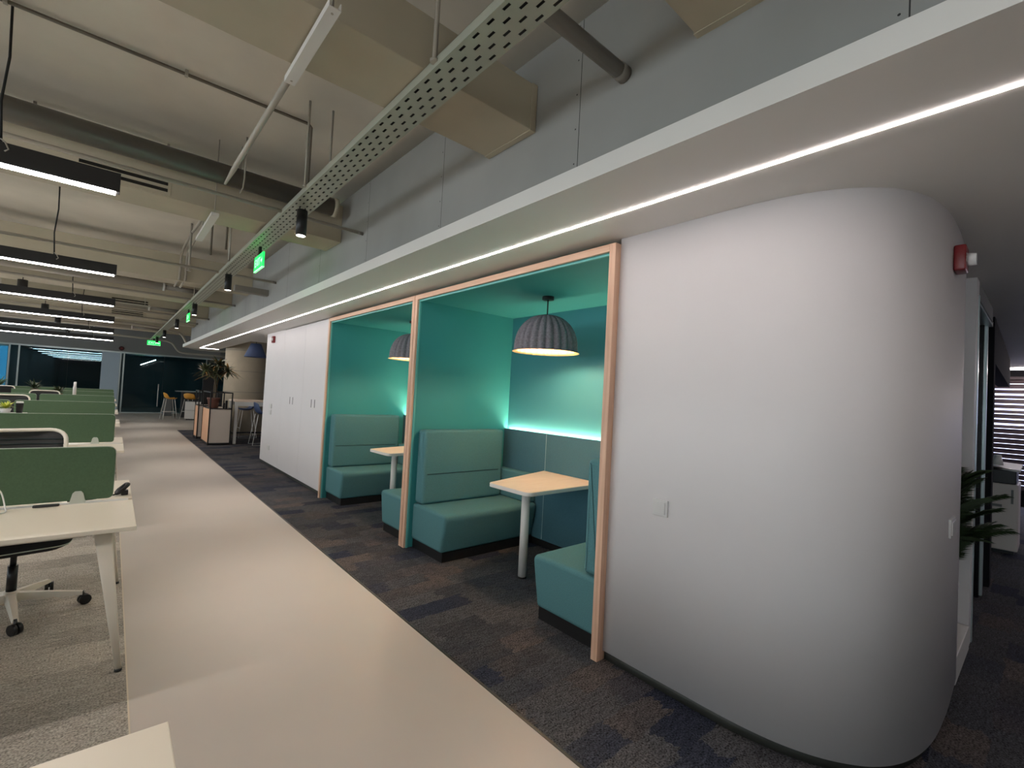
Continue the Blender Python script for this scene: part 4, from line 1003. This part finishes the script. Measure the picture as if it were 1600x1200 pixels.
gb = thing('waste_bin', 'grey tall bin by the glass door beside orange stool', 'bin', (1.78, 23.6, 0)); box(-.14, .14, -.14, .14, 0, .72).build('body', X['greywall'], gb, bevel=.01); box(-.145, .145, -.145, .145, .72, .76).build('lid', X['charcoal'], gb)
bsl = thing('sled_stool', 'navy shell stool on thin white sled legs beside high table', 'stool', (2.86, 12.72, 0), PI / 2)
shell(X['blue'], bsl, 0.76, .22, .30)
for s in (-1, 1): MB().tube([(s * .15, -.14, .755), (s * .22, -.22, .012), (s * .22, .22, .012), (s * .15, .12, .755)], .008, 8).build('sled_leg', X['white'], bsl)
MB().tube([(-.2, -.2, .28), (.2, -.2, .28)], .008, 8).build('foot_rail', X['white'], bsl)
dup(bsl, (2.88, 14.5, 0), 'second navy sled stool half hidden beyond the high table', -PI / 2)
al = thing('alarm_sounder', 'small dark round alarm above the far glass door', 'alarm', (0.23, YG - .05, 2.66))
MB().cyl((0, -.05, 0), (0, 0, 0), .09, n=20).build('housing', mat('dark_red', rgb(60, 20, 20), .4), al); MB().cyl((0, -.07, 0), (0, -.05, 0), .035, n=12).build('lens', X['red'], al)
sd = thing('smoke_detector', 'small white detector under the bulkhead above far desks', 'detector', (-0.55, 20.6, 2.93))
MB().lathe([(.001, 0), (.06, 0), (.05, -.04), (.001, -.045)], n=20).build('housing', X['white'], sd); MB().cyl((0, 0, 0), (0, 0, .57), .008, n=6).build('stem', X['white'], sd)

# ---------------------------------------------------------------- right corridor: planter, palm, printer
pb = thing('low_planter_box', 'low white box at floor in the niche under the palm', 'planter', (3.71, 0.335, 0))
box(0, .66, 0, .6, 0, .15).build('body', X['white'], pb, bevel=.004)
pm = thing('potted_palm', 'dark green palm fronds sticking out of the corridor niche', 'plant', (4.06, 0.52, 0.152))
MB().lathe([(.001, 0), (.12, 0), (.16, .34), (.14, .34), (.13, .30), (.001, .30)], n=24).build('pot', X['white'], pm)
rnd = random.Random(11)
fr_ = MB(); stq = MB()
for k in range(46):
    a = rnd.uniform(-PI * .98, -PI * .02) if k < 36 else rnd.uniform(0, PI)
    l = rnd.uniform(.30, .50); z0 = rnd.uniform(.40, .76); el = rnd.uniform(.5, 1.35); ctr = []
    for j in range(9):
        u = j / 8; rr = l * u * math.cos(el) * .9; z = z0 + l * u * math.sin(el) * 1.2 - .22 * l * u ** 2.4
        p_ = Vector((rr * math.cos(a), rr * math.sin(a), z))
        p_.x = max(-.28, min(.30, p_.x)); p_.y = min(.30, p_.y)
        ctr.append(p_)
    stq.tube([Vector((0, 0, .3))] + ctr, .004, 5)
    for j in range(1, 9):
        c_ = ctr[j]; dr0 = (ctr[j] - ctr[j - 1]).normalized(); sd = dr0.cross(Vector((0, 0, 1)))
        if sd.length < .1: continue
        sd.normalize()
        for s_ in (-1, 1):
            for off in (0, .33, .66):
                c2 = c_ - (ctr[j] - ctr[j - 1]) * off
                tip = c2 + (sd * s_ * .8 + dr0 * .8 + Vector((0, 0, -.2))).normalized() * .19 * (1.15 - j / 13)
                if tip.x > .32 or tip.x < -.3 or tip.y > .4: continue
                wv = dr0 * .005; mid = (c2 + tip) / 2 + Vector((0, 0, .01))
                fr_.add([c2 - wv, c2 + wv, mid + wv * 1.2, tip, mid - wv * 1.2], [(0, 1, 2, 3, 4)])
stq.build('stem', X['palm'], pm); fr_.build('frond', X['palm'], pm, recalc=False)
pr = thing('office_printer', 'white floor standing office printer by the slat blind', 'printer', (8.15, 0.53, 0))
box(-0.28, 0.28, -.30, .30, .04, .80).build('cabinet', X['printer'], pr, bevel=.012)
box(-0.284, -.279, -.17, -.03, .53, .56).build('tray_handle', X['greywall'], pr)
box(-0.284, -.279, -.26, -.24, .58, .74).build('door_handle', X['greywall'], pr)
box(-0.27, .27, -.28, .29, .80, .96).build('output_bay', X['blackp'], pr, bevel=.01)
MB().loft([[(-.29, y, 0.97), (.29, y, 0.97), (.29, y, 1.04 - .05 * (.3 - y)), (-.29, y, 1.02 - .12 * (.3 - y))] for y in (-.31, .31)], smooth=False).build('scanner_lid', X['white'], pr)
box(-.25, .25, -.27, .27, 0, .04).build('plinth', X['black'], pr)
MB().cyl((-.12, -.12, 1.0), (-.12, -.12, 1.12), .05, .03, n=16).build('control_arm', X['white'], pr)
